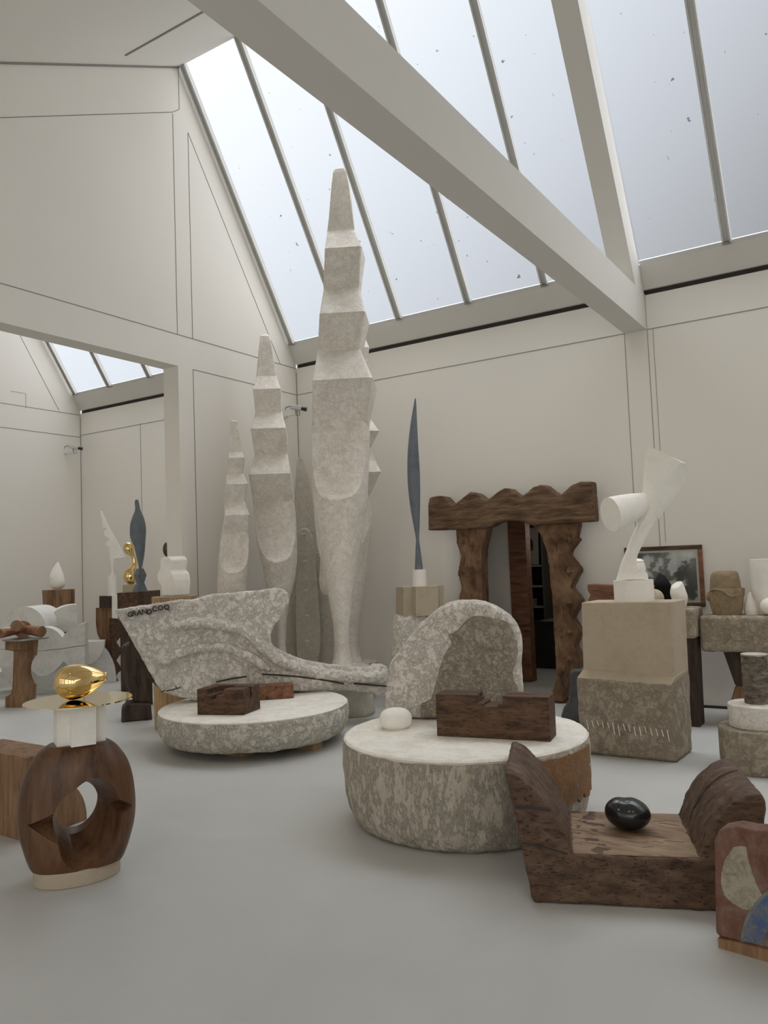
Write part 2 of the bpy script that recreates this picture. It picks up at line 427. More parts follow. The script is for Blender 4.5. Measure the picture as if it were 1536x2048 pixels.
# tie beam and rafter
struct('trim_7', box(-2.215, -1.99, YN, YB, 3.745, 4.11), M['beam'])
def rafter(x0, x1):
    a = [GB-GN*.30-GD*.30, GB-GN*.02-GD*.08, GT-GN*.02, GT-GN*.30]
    return prism([Vector((x0, v.y, v.z)) for v in a], [Vector((x1, v.y, v.z)) for v in a])
shoe = [(7.84, 4.09), (7.76, 4.22), (7.97, 4.37), (8.10, 4.16), (8.10, 4.09)]
struct('trim_8', join(rafter(-2.212, -1.993), prism([Vector((-2.211, y, z)) for y, z in shoe], [Vector((-1.994, y, z)) for y, z in shoe])), M['beam'])
# seams: thin dark joints between the wall panels
SN = [20]
def seam(a, b, w=.008):
    SN[0] += 1
    a, b = Vector(a), Vector(b)
    nrm = Vector((1, 0, 0)) if abs(a.x-b.x) < 1e-6 and a.y < 8.1 else Vector((0, 1, 0))
    struct('trim_%d' % SN[0], bar(a, b, .006, w, nrm.cross((b-a).normalized())), M['seam'])
s = XL
seam((s, 2, H2), (s, YB, H2)); seam((s, 6.275, H1), (s, YB, H1))
seam((s, 6.275, 0), (s, 6.275, H1)); seam((s, 6.055, H2), (s, 6.055, roofz(6.055)-.55)); seam((s, 6.28, H2), (s, 6.28, 6.50))
seam((s, 6.28, 6.50), (s, 7.79, 4.10)); seam((s, 1, roofz(1)-.50), (s, 6.055, roofz(6.055)-.53)); seam((s, 6.155, roofz(6.155)-.50), (s, 6.155, roofz(6.155)-.02))
seam((s, 6.055, roofz(6.055)-.53), (s, 6.155, roofz(6.155)-.50))
seam((XL, YB, H1), (-2.215, YB, H1)); seam((-1.99, YB, H1), (XR, YB, H1))
seam((-2.215, YB, 0), (-2.215, YB, H1), .006); seam((-1.985, YB, 0), (-1.985, YB, H1), .006); seam((-1.93, YB, 1.6), (-1.93, YB, H1), .004)
seam((-1.99, YB, H1), (-1.99, YB, H2), .006)
seam((XL-.235, YB, H1), (XF, YB, H1)); seam((-9.58, YB, 0), (-9.58, YB, H1))
seam((XL+.004, YB-.004, 0), (XL+.004, YB-.004, H1+.3), .008); seam((XF+.004, YB-.004, 0), (XF+.004, YB-.004, H1+.3), .008)
s = XF
seam((s, 3, H2-.02), (s, YB, H2-.02)); seam((s, 3, H1-.03), (s, YB, H1-.03)); seam((s, 7.72, 4.1), (s, 6.3, 6.4))
seam((s, 6.9, 4.28), (s, 7.15, 4.28), .005); seam((s, 7.15, 4.28), (s, 7.15, 4.05), .005)
seam((-5.13, 7.935-.0, 0), (-5.13, 7.935, 0.01), .001)
# skirting joint on the floor along the back wall
struct('baseboard_back', join(box(XL, DX0-.3, YB-.008, YB, 0, .025), box(DX1+.3, XR, YB-.008, YB, 0, .025)), M['gap'])
# slot in the ceiling
cs = [Vector((x, y, roofz(y)-.003)) for x, y in ((-6.1, 0), (0, 0))]
CP = Vector((0, 6.165, 7.22)); CN = Vector((0, -.502, 1)).normalized()
a, b = onN(251, 110, CP, CN), onN(425, 12, CP, CN)
struct('trim_9', bar(a-CN*.004, b-CN*.004, .03, .01, CN), M['seam'])
struct('trim_10', bar(Vector((XL+.01, 1, roofz(1)-.01)), Vector((XL+.01, 6.16, roofz(6.16)-.01)), .015, .015), M['seam'])

# ---- room seen through the portal
a_post = onY(1027, 1300, 9.06)
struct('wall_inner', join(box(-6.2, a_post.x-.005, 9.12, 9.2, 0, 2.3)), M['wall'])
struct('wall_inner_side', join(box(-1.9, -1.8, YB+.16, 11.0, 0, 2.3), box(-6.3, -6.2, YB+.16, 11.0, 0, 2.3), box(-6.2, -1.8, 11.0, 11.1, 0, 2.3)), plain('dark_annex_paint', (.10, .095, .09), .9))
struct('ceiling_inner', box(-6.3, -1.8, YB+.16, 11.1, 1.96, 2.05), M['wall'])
# timber post in the doorway
a, b = onY(1027, 1300, 9.06), onY(1062, 1300, 9.06)
solo('timber_post', 'reddish brown timber post standing inside the dark doorway', 'post', box(a.x, b.x, 9.06, 9.2, 0, 1.955), M['wood_red'], (a.x, 9.06, 0))
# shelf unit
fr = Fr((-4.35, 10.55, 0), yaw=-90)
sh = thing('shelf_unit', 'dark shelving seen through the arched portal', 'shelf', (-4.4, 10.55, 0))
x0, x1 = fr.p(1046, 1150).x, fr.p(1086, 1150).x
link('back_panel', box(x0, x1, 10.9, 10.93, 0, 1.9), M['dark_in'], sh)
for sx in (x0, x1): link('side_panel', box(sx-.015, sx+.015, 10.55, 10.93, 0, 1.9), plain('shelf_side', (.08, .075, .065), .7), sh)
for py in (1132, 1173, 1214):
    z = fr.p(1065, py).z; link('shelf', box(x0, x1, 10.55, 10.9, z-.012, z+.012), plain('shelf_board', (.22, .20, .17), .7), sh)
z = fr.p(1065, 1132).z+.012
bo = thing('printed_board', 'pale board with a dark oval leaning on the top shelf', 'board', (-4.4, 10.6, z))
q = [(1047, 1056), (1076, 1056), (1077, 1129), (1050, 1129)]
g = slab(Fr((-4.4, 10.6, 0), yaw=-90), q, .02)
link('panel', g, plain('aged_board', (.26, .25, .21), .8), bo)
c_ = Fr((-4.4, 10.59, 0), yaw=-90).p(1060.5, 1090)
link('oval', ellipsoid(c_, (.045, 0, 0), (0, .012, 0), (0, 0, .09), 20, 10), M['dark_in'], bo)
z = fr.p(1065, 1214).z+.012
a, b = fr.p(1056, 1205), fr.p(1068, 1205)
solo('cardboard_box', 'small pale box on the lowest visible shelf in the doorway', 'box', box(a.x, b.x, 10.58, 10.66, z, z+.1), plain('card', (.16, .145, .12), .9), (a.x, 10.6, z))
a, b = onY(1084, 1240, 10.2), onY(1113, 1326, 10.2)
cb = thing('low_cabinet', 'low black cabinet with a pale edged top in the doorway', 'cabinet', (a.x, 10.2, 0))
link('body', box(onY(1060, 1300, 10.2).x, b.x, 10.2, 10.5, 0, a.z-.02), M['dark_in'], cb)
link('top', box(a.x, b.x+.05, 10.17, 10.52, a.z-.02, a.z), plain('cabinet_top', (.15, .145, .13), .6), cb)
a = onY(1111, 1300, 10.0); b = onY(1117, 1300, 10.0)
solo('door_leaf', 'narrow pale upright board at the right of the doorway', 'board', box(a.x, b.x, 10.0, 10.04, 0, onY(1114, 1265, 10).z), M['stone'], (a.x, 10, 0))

# ================================================================== CARVED PORTAL
k4 = Px(760, 940, 3.3391)
AY = 7.93
fa = Fr((-3.5, AY, 0), yaw=-90)
ar = thing('carved_portal', 'rough brown oak portal with a zigzag topped lintel and scalloped posts around the doorway', 'portal', (-3.5, AY, 0))
def relief_tooth(fr, base, apex, h):
    """pyramid facet standing proud of the plane"""
    V = [fr.p(x, y) for x, y in base]; V.append(fr.p(*apex)+fr.n*h)
    n = len(base); return V, [tuple(range(n))]+[(i, (i+1) % n, n) for i in range(n)]
lp = k4([(365, 240), (372, 195), (385, 183), (440, 177), (470, 180), (527, 243), (600, 185), (645, 152), (680, 155), (752, 208), (820, 155), (870, 125), (905, 130), (980, 185), (1060, 120), (1110, 103), (1140, 108), (1235, 178), (1310, 110), (1370, 85), (1445, 80), (1465, 345), (1340, 352), (1035, 368), (1000, 350), (960, 341), (915, 338), (870, 340), (825, 352), (790, 375), (740, 390), (530, 400), (368, 405)])
o = link('lintel', slab(fa, lp, .17, .16), M['wood_lintel'], ar); rough(o, .014, 1, .014, .10)
pl = k4([(532, 385), (745, 375), (725, 450), (705, 540), (703, 700), (712, 890), (720, 1100), (725, 1500), (560, 1500), (545, 1400), (570, 1300), (545, 1190), (572, 1090), (545, 990), (570, 880), (550, 860), (573, 780), (545, 690), (568, 575), (535, 480)])
o = link('post', slab(fa, pl, .17, .10), M['wood_arch'], ar); rough(o, .014, 1, .014, .10)
post_l = o
pr_ = k4([(1030, 360), (1100, 440), (1140, 560), (1150, 650), (1175, 900), (1195, 1300), (1205, 1380), (1160, 1500), (1165, 1535), (1245, 1540), (1300, 1350), (1350, 1320), (1345, 1220), (1318, 1170), (1350, 1075), (1300, 985), (1360, 870), (1290, 785), (1350, 665), (1275, 565), (1325, 440), (1340, 350)])
post_r = o = link('post', slab(fa, pr_, .17, .10), M['wood_arch'], ar); rough(o, .014, 1, .014, .10)
# scallop facets carved on the posts' front
for (ya, yb) in ((360, 570), (570, 785), (785, 985), (985, 1170), (1170, 1350)):
    xr = 1350
    g = relief_tooth(fa, k4([(1225, (ya+yb)/2), (1270, ya+15), (xr, (ya+yb)/2), (1280, yb-12)]), k4([(1290, (ya+yb)/2)])[0], .17)
    o = link('scallop', g, M['wood_arch'], post_r, angle=20)
for (ya, yb) in ((400, 575), (575, 780), (780, 980)):
    g = relief_tooth(fa, k4([(640, (ya+yb)/2), (580, ya+10), (548, (ya+yb)/2), (582, yb-10)]), k4([(585, (ya+yb)/2)])[0], .15)
    link('scallop', g, M['wood_arch'], post_l, angle=20)
link('sill', box(-4.2, fa.p(1135, 1402).x+.05, AY-.03, AY+.1, 0, .025), M['wood_mid'], ar)

# ================================================================== TALL PLASTER FIGURES
def tall(fr, rows, label, mat, name='tall_plaster_figure', group='tall stepped plaster figures by the corner', base=None, amp=.008, k=4):
    org = (fr.A.x, fr.A.y, fr.p(rows[-1][1], rows[-1][0]).z)
    t = thing(name, label, 'sculpture', org, group)
    o = link('body', loft(fr, rows, e=1, n=56, k=k), mat, t, angle=28)
    rough(o, amp=amp, size=.16)
    return t, o
def tall_rows(zig, body, e_):
    return zig+body
def tloft(fr, rows, k=5, n=60):
    """rows (y, xl, xr, front, back, cut, exponent); the cut face gets its own crisp edge"""
    rows = sub_rows(rows, k, False); R = []; nf = 14
    for y, xl, xr, fd, bd, ct_, e in rows:
        a, b = fr.p(xl, y), fr.p(xr, y); c = (a+b)/2; hw = (b-a).length/2; ring = []
        q_ = min(.985, ct_/fd); xc = max(.04, (1-q_**e)**(1/e)); B0_ = fd*q_
        for q in range(nf+1): ring.append((xc-2*xc*q/nf, B0_))
        # the flanks and the back follow the superellipse from the cut edge round
        t0 = math.atan2(q_**(e/2), xc**(e/2))
        for q in range(1, n-nf):
            t = PI-t0+(PI+2*t0)*q/(n-nf); cc, ss = math.cos(t), math.sin(t)
            ring.append((math.copysign(abs(cc)**(2/e), cc), math.copysign(abs(ss)**(2/e), ss)*(fd if ss > 0 else bd)))
        R.append([Vector((c.x, c.y, c.z))+fr.u*p[0]*hw+fr.n*p[1] for p in ring])
    return rings(R)
# the tallest
fb = Fr((-4.80, 6.66, 0), turn=-7)
Z = 14.0
big = [(337, 674, 686, .02, .02, .02, 2.5), (341, 669, 692, .05, .05, .05, 4), (350, 667, 694, .06, .06, .06, Z), (380, 664, 700, .06, .08, .06, Z), (420, 660, 705, .05, .11, .05, Z),
       (462, 655, 709, .02, .13, .02, Z), (512, 655, 728, .24, .15, .24, Z), (580, 648, 719, .05, .17, .05, Z), (642, 646, 736, .30, .19, .30, Z), (704, 637, 721, .08, .22, .08, Z),
       (773, 634, 751, .36, .24, .36, Z), (848, 627, 735, .11, .27, .11, Z), (880, 626, 738, .24, .27, .115, 3), (920, 625, 738, .29, .27, .135, 2.4), (955, 625, 737, .31, .27, .165, 2.1), (980, 626, 736, .31, .26, .205, 2.0), (995, 627, 736, .305, .26, .25, 2.0), (1003, 627, 735, .30, .26, .295, 2), (1040, 632, 731, .25, .25, 1, 2),
       (1090, 640, 722, .21, .22, 1, 2), (1110, 645, 718, .20, .20, 1, 2), (1150, 651, 711, .17, .17, 1, 2), (1200, 658, 704, .14, .14, 1, 2), (1250, 667, 699, .12, .12, 1, 2), (1295, 669, 699, .11, .11, 1, 2), (1315, 667, 702, .13, .13, 1, 2), (1334, 662, 706, .17, .17, 1, 2)]
t = thing('tall_plaster_figure', 'tallest white plaster figure with stepped upper half, narrow foot on a rough plaster base', 'sculpture', (fb.A.x, fb.A.y, .46), 'tall stepped plaster figures by the corner')
o = link('body', tloft(fb, big), M['plaster'], t, angle=16); rough(o, amp=.010, size=.15)
# the rear lobe that hangs lower left behind the leg
g = loft(Fr((-4.93, 6.72, 0)), [(980, 626, 690), (1040, 629, 690), (1085, 634, 685), (1112, 639, 678), (1122, 644, 668), (1127, 650, 662)], ratio=.7, k=3)
rough(link('lobe', g, M['plaster'], t, angle=60), amp=.008)
# its base
pb = Px(560, 1040, 5.118)
fbb = Fr((-4.72, 6.66, 0))
g = loft(fbb, [(1333, 654, 738, .22, .22), (1345, 650, 742, .25, .25), (1378, 655, 742, .27, .27), (1400, 655, 747, .29, .29), (1418, 655, 750, .30, .30), (1436, 662, 742, .26, .26)], e=3, n=48, k=3)
o = solo('plaster_pedestal', 'rough lumpy plaster base under the tallest plaster figure', 'base', g, M['plaster_grey'], (fbb.A.x, fbb.A.y, 0), angle=60); rough(o, amp=.05, size=.12)
# the second tallest
fm = Fr((-6.02, 6.86, 0), turn=-4)
mid = [(670, 524, 536, .02, .02, .02, 2.5), (674, 520, 540, .05, .05, .05, 4), (690, 519, 543, .06, .07, .06, Z), (753, 513, 553, .03, .10, .03, Z), (784, 508, 563, .17, .12, .17, Z), (825, 511, 564, .05, .14, .05, Z), (863, 504, 574, .23, .15, .23, Z),
       (910, 510, 576, .07, .17, .07, Z), (953, 501, 583, .27, .18, .27, Z), (1004, 507, 588, .10, .2, .10, Z), (1040, 509, 592, .21, .2, .10, 3), (1080, 513, 594, .26, .2, .12, 2.3), (1105, 519, 594, .27, .2, .17, 2), (1117, 521, 594, .265, .2, .215, 2), (1124, 523, 594, .26, .2, .255, 2),
       (1160, 530, 590, .2, .18, 1, 2), (1195, 540, 581, .16, .15, 1, 2), (1240, 553, 573, .1, .1, 1, 2), (1290, 555, 571, .09, .09, 1, 2), (1330, 550, 576, .12, .12, 1, 2), (1400, 545, 580, .14, .14, 1, 2)]
t = thing('tall_plaster_figure', 'second tallest stepped white plaster figure, left of the tallest one', 'sculpture', (fm.A.x, fm.A.y, .0), 'tall stepped plaster figures by the corner')
ra = fm.p(560, 1400).z
o = link('body', tloft(fm, mid), M['plaster'], t, angle=16); rough(o, amp=.010, size=.10)
# the smallest at the left
fs_ = Fr((-6.12, 6.22, 0), turn=0)
sm = [(841, 464, 473, .02, .02, .02, 2.5), (844, 461, 476, .04, .04, .04, 4), (860, 460, 478, .05, .05, .05, Z), (905, 456, 484, .03, .07, .03, Z), (918, 457, 489, .11, .08, .11, Z), (947, 453, 486, .04, .09, .04, Z), (971, 451, 496, .14, .1, .14, Z), (1004, 448, 489, .05, .1, .05, Z),
      (1032, 449, 499, .17, .11, .17, Z), (1066, 443, 496, .07, .12, .07, Z), (1090, 440, 498, .14, .13, .07, 3), (1116, 437, 498, .165, .13, .08, 2.3), (1134, 436, 497, .17, .13, .11, 2), (1146, 435, 496, .165, .13, .16, 2),
      (1185, 434, 492, .14, .12, 1, 2), (1240, 440, 486, .12, .1, 1, 2), (1320, 452, 476, .07, .07, 1, 2), (1400, 448, 480, .09, .09, 1, 2)]
t = thing('tall_plaster_figure', 'shortest stepped white plaster figure, leftmost near the opening', 'sculpture', (fs_.A.x, fs_.A.y, 0), 'tall stepped plaster figures by the corner')
o = link('body', tloft(fs_, sm), M['plaster'], t, angle=16); rough(o, amp=.010, size=.09)
for fr_, y, lab in ((fm, 1400, 'round plaster base hidden behind the lying plaster bird'), (fs_, 1400, 'plaster base of the shortest stepped figure')):
    zz = fr_.p(500, y).z
    if zz > .02: solo('plaster_pedestal', lab, 'base', disc((fr_.A.x, fr_.A.y), .2, 0, fr_.p(562 if fr_ is fm else 464, y).z, 32), M['plaster_grey'], (fr_.A.x, fr_.A.y, 0))
# the rear one, seen at the right edge of the tallest
fq = Fr((-5.20, 7.45, 0), turn=6)
re = [(560, 690, 705, .03, .03, .03, 4), (680, 690, 730, .05, .09, .05, Z), (700, 692, 737, .12, .1, .12, Z), (760, 680, 730, .04, .12, .04, Z), (800, 690, 742, .14, .12, .14, Z), (830, 680, 734, .05, .13, .05, Z),
      (868, 684, 754, .22, .14, .22, Z), (898, 680, 740, .06, .15, .06, Z), (949, 680, 757, .25, .16, .25, Z), (998, 675, 735, .09, .17, .09, Z), (1010, 670, 741, .16, .17, .10, 3), (1050, 668, 745, .2, .17, .14, 2.3), (1085, 666, 741, .2, .17, .17, 2), (1094, 665, 738, .2, .17, .2, 2),
      (1120, 662, 735, .19, .17, 1, 2), (1160, 662, 731, .17, .15, 1, 2), (1240, 682, 719, .12, .12, 1, 2), (1290, 690, 717, .1, .1, 1, 2), (1310, 688, 720, .12, .12, 1, 2), (1323, 685, 725, .14, .14, 1, 2)]
t = thing('tall_plaster_figure', 'stepped white plaster figure mostly hidden behind the tallest one, against the back wall', 'sculpture', (fq.A.x, fq.A.y, .4), 'tall stepped plaster figures by the corner')
o = link('body', tloft(fq, re), M['plaster'], t, angle=16); rough(o, amp=.01, size=.1)
g = loft(Fr((-5.35, 7.45, 0)), [(1060, 645, 690), (1130, 640, 690), (1160, 638, 685), (1180, 641, 675), (1190, 648, 662)], ratio=.6, k=3)
link('lobe', g, M['plaster'], t, angle=60)
fz = Fr((-5.12, 7.45, 0))
g = loft(fz, [(1323, 690, 754, .2, .2), (1334, 690, 754, .2, .2), (1395, 685, 750, .2, .2)], e=2.2, n=40)
zb_ = fz.p(720, 1395).z
V_ = [(v if v[2] > zb_+.01 else Vector((v[0], v[1], 0))) for v in g[0]]
o = solo('plaster_pedestal', 'round plaster base of the hidden rear figure at the back wall', 'base', (V_, g[1]), M['plaster_grey'], (fz.A.x, fz.A.y, 0))
# boat shaped boards leaning in the corner
def board(fr, pts, th, label, mat, marks=()):
    t = thing('plaster_mould_board', label, 'board', (fr.A.x, fr.A.y, 0), 'long boat shaped boards leaning in the corner')
    g = slab(fr, pts, th); zmin = min(v.z for v in g[0])
    o = link('board', (g[0], g[1]), mat, t); rough(o, bevel=.012, seg=2)
    for (x, y) in marks:
        c = fr.p(x, y)+fr.n*.004; link('staple', bar(c-fr.u*.022, c+fr.u*.022, .012, .012), M['plaster'], o)
f1 = Fr((-6.25, 7.72, 0)); p5 = Px(560, 1040, 5.118)
zb0 = lambda fr, x: [py for py in range(1200, 1500) if fr.p(x, py).z <= 0.0][0]
yb1 = zb0(f1, 600)
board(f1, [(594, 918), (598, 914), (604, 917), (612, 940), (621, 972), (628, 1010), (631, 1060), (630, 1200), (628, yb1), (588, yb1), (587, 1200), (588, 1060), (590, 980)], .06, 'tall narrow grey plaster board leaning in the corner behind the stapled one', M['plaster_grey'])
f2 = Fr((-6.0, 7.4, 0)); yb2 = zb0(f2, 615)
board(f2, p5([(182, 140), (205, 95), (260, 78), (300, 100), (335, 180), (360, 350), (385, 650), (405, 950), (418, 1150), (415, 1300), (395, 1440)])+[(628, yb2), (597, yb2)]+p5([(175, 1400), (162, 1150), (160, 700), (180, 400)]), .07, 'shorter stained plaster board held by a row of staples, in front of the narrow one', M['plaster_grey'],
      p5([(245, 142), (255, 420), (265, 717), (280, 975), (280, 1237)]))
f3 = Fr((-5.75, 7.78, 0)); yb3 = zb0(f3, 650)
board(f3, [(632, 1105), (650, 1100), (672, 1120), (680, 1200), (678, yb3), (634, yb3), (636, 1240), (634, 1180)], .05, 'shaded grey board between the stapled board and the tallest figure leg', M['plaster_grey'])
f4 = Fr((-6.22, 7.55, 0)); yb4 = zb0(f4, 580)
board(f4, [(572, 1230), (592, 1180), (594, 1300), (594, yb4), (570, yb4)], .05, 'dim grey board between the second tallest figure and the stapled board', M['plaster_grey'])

# ================================================================== LYING PLASTER BIRD ON ITS DISC
DC = (-4.763, 5.212)
t = thing('plaster_disc', 'low round plaster slab under the lying plaster bird', 'plinth', (DC[0], DC[1], 0))
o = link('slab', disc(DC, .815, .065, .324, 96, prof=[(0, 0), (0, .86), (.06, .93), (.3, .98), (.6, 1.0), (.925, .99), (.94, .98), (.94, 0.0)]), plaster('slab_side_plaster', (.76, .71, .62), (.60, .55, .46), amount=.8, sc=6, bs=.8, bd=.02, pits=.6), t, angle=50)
o = bpy.context.scene.objects[o.name]; rough(o, voxel=.02, smooth=1, amp=.02, size=.12)
o = link('top_face', disc(DC, .804, .304, .327, 128, prof=[(0, .99), (.6, 1), (1, .985)]), M['drum_top'], t, angle=50, part_label='smooth pale top of the slab')
for px in ((470, 1520), (640, 1503), (400, 1490)):
    c = onZ(px[0], px[1]-4); c = c+(Vector((DC[0], DC[1], 0))-c).normalized()*.12
    link('wooden_foot', box(c.x-.1, c.x+.1, c.y-.06, c.y+.06, 0, .10), M['wood_light'], t)
c1 = Px(220, 1140, 2.6483)
fc = Fr(tuple(onZ(440, 1401, .324)), turn=6)
pts = c1([(25, 212), (60, 208), (100, 203), (240, 180), (380, 158), (430, 160), (560, 130), (620, 126), (700, 118), (800, 108), (890, 98), (925, 103), (945, 125), (947, 160), (930, 200), (900, 255), (868, 300), (851, 340), (853, 375), (872, 405), (930, 440), (1000, 470), (1050, 485), (1120, 494), (1180, 502), (1300, 518), (1390, 520), (1420, 503), (1460, 506), (1475, 530), (1474, 600), (1462, 665), (1430, 668), (1400, 655), (1330, 642), (1250, 637), (1120, 637), (1000, 640), (900, 640), (790, 645), (700, 655), (600, 672), (520, 690), (455, 692), (370, 672), (275, 646), (248, 605), (200, 520), (150, 430), (95, 330)])
bird = thing('lying_plaster_bird', 'large rough plaster bird cast lying on its side, lettered at the upper left', 'sculpture', tuple(fc.A), None)
geos = [slab(fc, pts, .20, .02)]
def ridge(pxs, r, d=.0):
    return tube([fc.p(*q)+fc.n*d for q in c1(pxs)], r, 10)
geos.append(ridge([(330, 295), (400, 285), (480, 281), (550, 284), (620, 295), (680, 310), (720, 330), (760, 360), (790, 392), (820, 420), (850, 445), (885, 470), (920, 490), (980, 512), (1050, 532), (1150, 550), (1250, 562), (1350, 565), (1460, 560)], [.02]+[.05]*17+[.05], .055))
geos.append(ridge([(250, 492), (300, 470), (340, 450), (400, 428), (450, 413), (510, 405), (560, 405), (620, 413), (680, 430), (720, 448), (760, 470), (800, 500), (840, 525)], [.015]+[.042]*11+[.02], .052))
geos.append(ridge([(120, 300), (170, 400), (220, 510), (260, 600)], .02, .02))
geos.append(ridge([(205, 330), (230, 400), (255, 470)], .022, .025))
geos.append(tube([fc.p(*q)-fc.n*.07 for q in c1([(860, 560), (1000, 575), (1150, 590), (1300, 595), (1440, 592)])], [.10, .13, .115, .10, .13], 16))
bbody = o = link('body', join(*geos), M['plaster_rough'], bird, angle=None); rough(o, voxel=.0115, smooth=3, amp=.016, size=.035, amp2=.025, size2=.2)
# slit along the neck
for pxs in ([(560, 590), (640, 572), (720, 560)], [(800, 548), (880, 552), (980, 560), (1100, 575), (1180, 588), (1228, 598)], [(1282, 597), (1360, 603), (1466, 612)]):
    link('slit', tube([fc.p(*q)+fc.n*(.042 if q[0] < 480 else .054 if q[0] < 640 else .064) for q in c1(pxs)], .008, 6), M['letter'], bird, part_label='dark slit in the plaster')
# dark wooden armature showing along the back edge
o = link('armature_edge', prism([fc.p(*q)-fc.n*.20 for q in c1([(30, 225), (60, 300), (100, 390), (150, 490), (200, 585), (262, 640), (300, 640), (100, 260)])], [fc.p(*q)-fc.n*.27 for q in c1([(30, 225), (60, 300), (100, 390), (150, 490), (200, 585), (262, 640), (300, 640), (100, 260)])]), M['wood_black'], bird, part_label='dark timber backing')
def text(body, fr, px, size, ang, parent, d):
    cu = bpy.data.curves.new('t', 'FONT'); cu.body = body; cu.size = size; cu.extrude = .012; cu.resolution_u = 2; cu.offset = .0015
    ob = bpy.data.objects.new('t', cu); COL.objects.link(ob)
    dg = bpy.context.evaluated_depsgraph_get(); dg.update()
    me = bpy.data.meshes.new_from_object(ob.evaluated_get(dg)); bpy.data.objects.remove(ob)
    A = fr.p(*px)+fr.n*d; ca, sa = math.cos(ang), math.sin(ang); up = Vector((0, 0, 1))
    V = [A+(fr.u*ca+up*sa)*v.co.x+(up*ca-fr.u*sa)*v.co.y+fr.n*v.co.z for v in me.vertices]
    return V, [tuple(p.vertices) for p in me.polygons]
for i, (ch, x, y) in enumerate((('G', 92, 248), ('R', 117, 241), ('A', 143, 238), ('N', 168, 234), ('D', 195, 235), ('C', 222, 219), ('O', 252, 214), ('Q', 284, 210))):
    link('painted_letter', text(ch, fc, c1([(x, y)])[0], .062, .07, bird, .046), M['letter'], bbody, part_label='hand painted black letter %s' % ch)
# dark brush marks low on the left
for pxs in ([(295, 638), (330, 630), (372, 618)], [(345, 610), (352, 625)], [(270, 642), (290, 634)]):
    link('brush_mark', tube([fc.p(*q)+fc.n*.045 for q in c1(pxs)], .005, 6), M['letter'], bird)

# notched blocks on the disc
def corner_block(name, label, cat, fl, frr, br, ztop_px, zb, mat, notches=(), cutters=None):
    a, b, c = onZ(fl[0], fl[1], zb), onZ(frr[0], frr[1], zb), onZ(br[0], br[1], zb)
    e = (c-b); zt = onN(ztop_px[0], ztop_px[1], b, Vector((-b.x, -b.y, 0)).normalized()).z
    q = [a, b, b+e, a+e]
    q = [Vector((v.x, v.y, zb)) for v in q]
    return q, zt
q, zt = corner_block('', '', '', (394.5, 1430), (487.4, 1431), (521, 1417.6), (487.4, 1378.5), .326, None)
g = prism(q, [v+Vector((0, 0, zt-.326)) for v in q])
nb = solo('notched_block', 'small dark wooden block with sawn notches at the front of the low plaster slab', 'block', g, M['wood_dark'], None)
u_ = (q[1]-q[0]); v_ = (q[2]-q[1])
def at(q, s, t_, z): return q[0]+(q[1]-q[0])*s+(q[2]-q[1])*t_+Vector((0, 0, z-q[0].z))
def cutbox(q, s0, s1, t0, t1, z0, z1):
    b0 = [at(q, s0, t0, z0), at(q, s1, t0, z0), at(q, s1, t1, z0), at(q, s0, t1, z0)]
    return prism(b0, [v+Vector((0, 0, z1-z0)) for v in b0])
cut(nb, [cutbox(q, .22, .58, -.3, .75, zt-.05, zt+.1), cutbox(q, .3, .42, -.3, .6, zt-.09, zt+.1), cutbox(q, .7, 1.2, .42, .52, zt-.09, zt+.1), cutbox(q, .45, .9, .42, .52, zt-.03, zt+.1)])
rough(nb, bevel=.006)
a, b = onZ(480, 1404, .326), onZ(588, 1396.5, .326); e = Vector((a.x-b.x, a.y-b.y, 0)); n_ = Vector((-e.y, e.x, 0)).normalized()
if n_.dot(Vector((-b.x, -b.y, 0))) > 0: n_ = -n_
zt2 = onN(588, 1367, b, Vector((-b.x, -b.y, 0)).normalized()).z
q2 = [Vector((p.x, p.y, .326)) for p in (a, b, b+n_*.12, a+n_*.12)]
o = solo('wooden_beam_offcut', 'reddish wooden beam offcut lying behind the small notched block', 'block', prism(q2, [v+Vector((0, 0, zt2-.326)) for v in q2]), M['wood_red'], None); rough(o, bevel=.01)

# ================================================================== BIG DRUM
BD = (-2.238, 4.262)
t = thing('plaster_drum', 'large round plaster drum in the middle of the floor', 'plinth', (BD[0], BD[1], 0))
o = link('drum', disc(BD, .724, 0, .484, 96, prof=[(0, 0), (0, .86), (.05, .91), (.18, .955), (.4, .985), (.7, 1.0), (.955, .995), (.968, .985), (.968, 0)]), M['drum'], t, angle=60)
rough(o, voxel=.016, smooth=1, amp=.022, size=.10)
rough(link('top_face', disc(BD, .716, .462, .487, 160, prof=[(0, .99), (.6, 1), (1, .985), (1, .5)]), M['drum_top'], t, part_label='pale chipped top of the drum'), amp=.010, size=.06)
# bare brown patch where the plaster has gone
def arc_patch(c, R, a0, a1, z0, z1, t_=.012, n=24, wob=.03):
    V = []; 
    for i in range(n+1):
        a = a0+(a1-a0)*i/n; zz0 = z0+wob*noise.noise(Vector((i*.35, 3, 1)))*4; zz1 = z1+.008*noise.noise(Vector((i*.5, 9, 1)))
        for r_, z in ((R-.03, zz0), (R+t_, zz0), (R+t_, zz1), (R-.03, zz1)): V.append(Vector((c[0]+math.cos(a)*r_, c[1]+math.sin(a)*r_, z)))
    Fc = [(i*4+k, i*4+(k+1) % 4, (i+1)*4+(k+1) % 4, (i+1)*4+k) for i in range(n) for k in range(4)]
    Fc += [(0, 1, 2, 3), (n*4+3, n*4+2, n*4+1, n*4)]; return V, Fc
pa_m = plaster('bare_brown_patch', (.26, .13, .055), (.15, .10, .06), (.4, .36, .3), amount=.6, sc=5, bs=.4, pits=.7)
p0 = onZ(1045, 1515, .484); p1 = onZ(1168, 1475, .484)
a0 = math.atan2(p0.y-BD[1], p0.x-BD[0]); a1 = math.atan2(p1.y-BD[1], p1.x-BD[0])
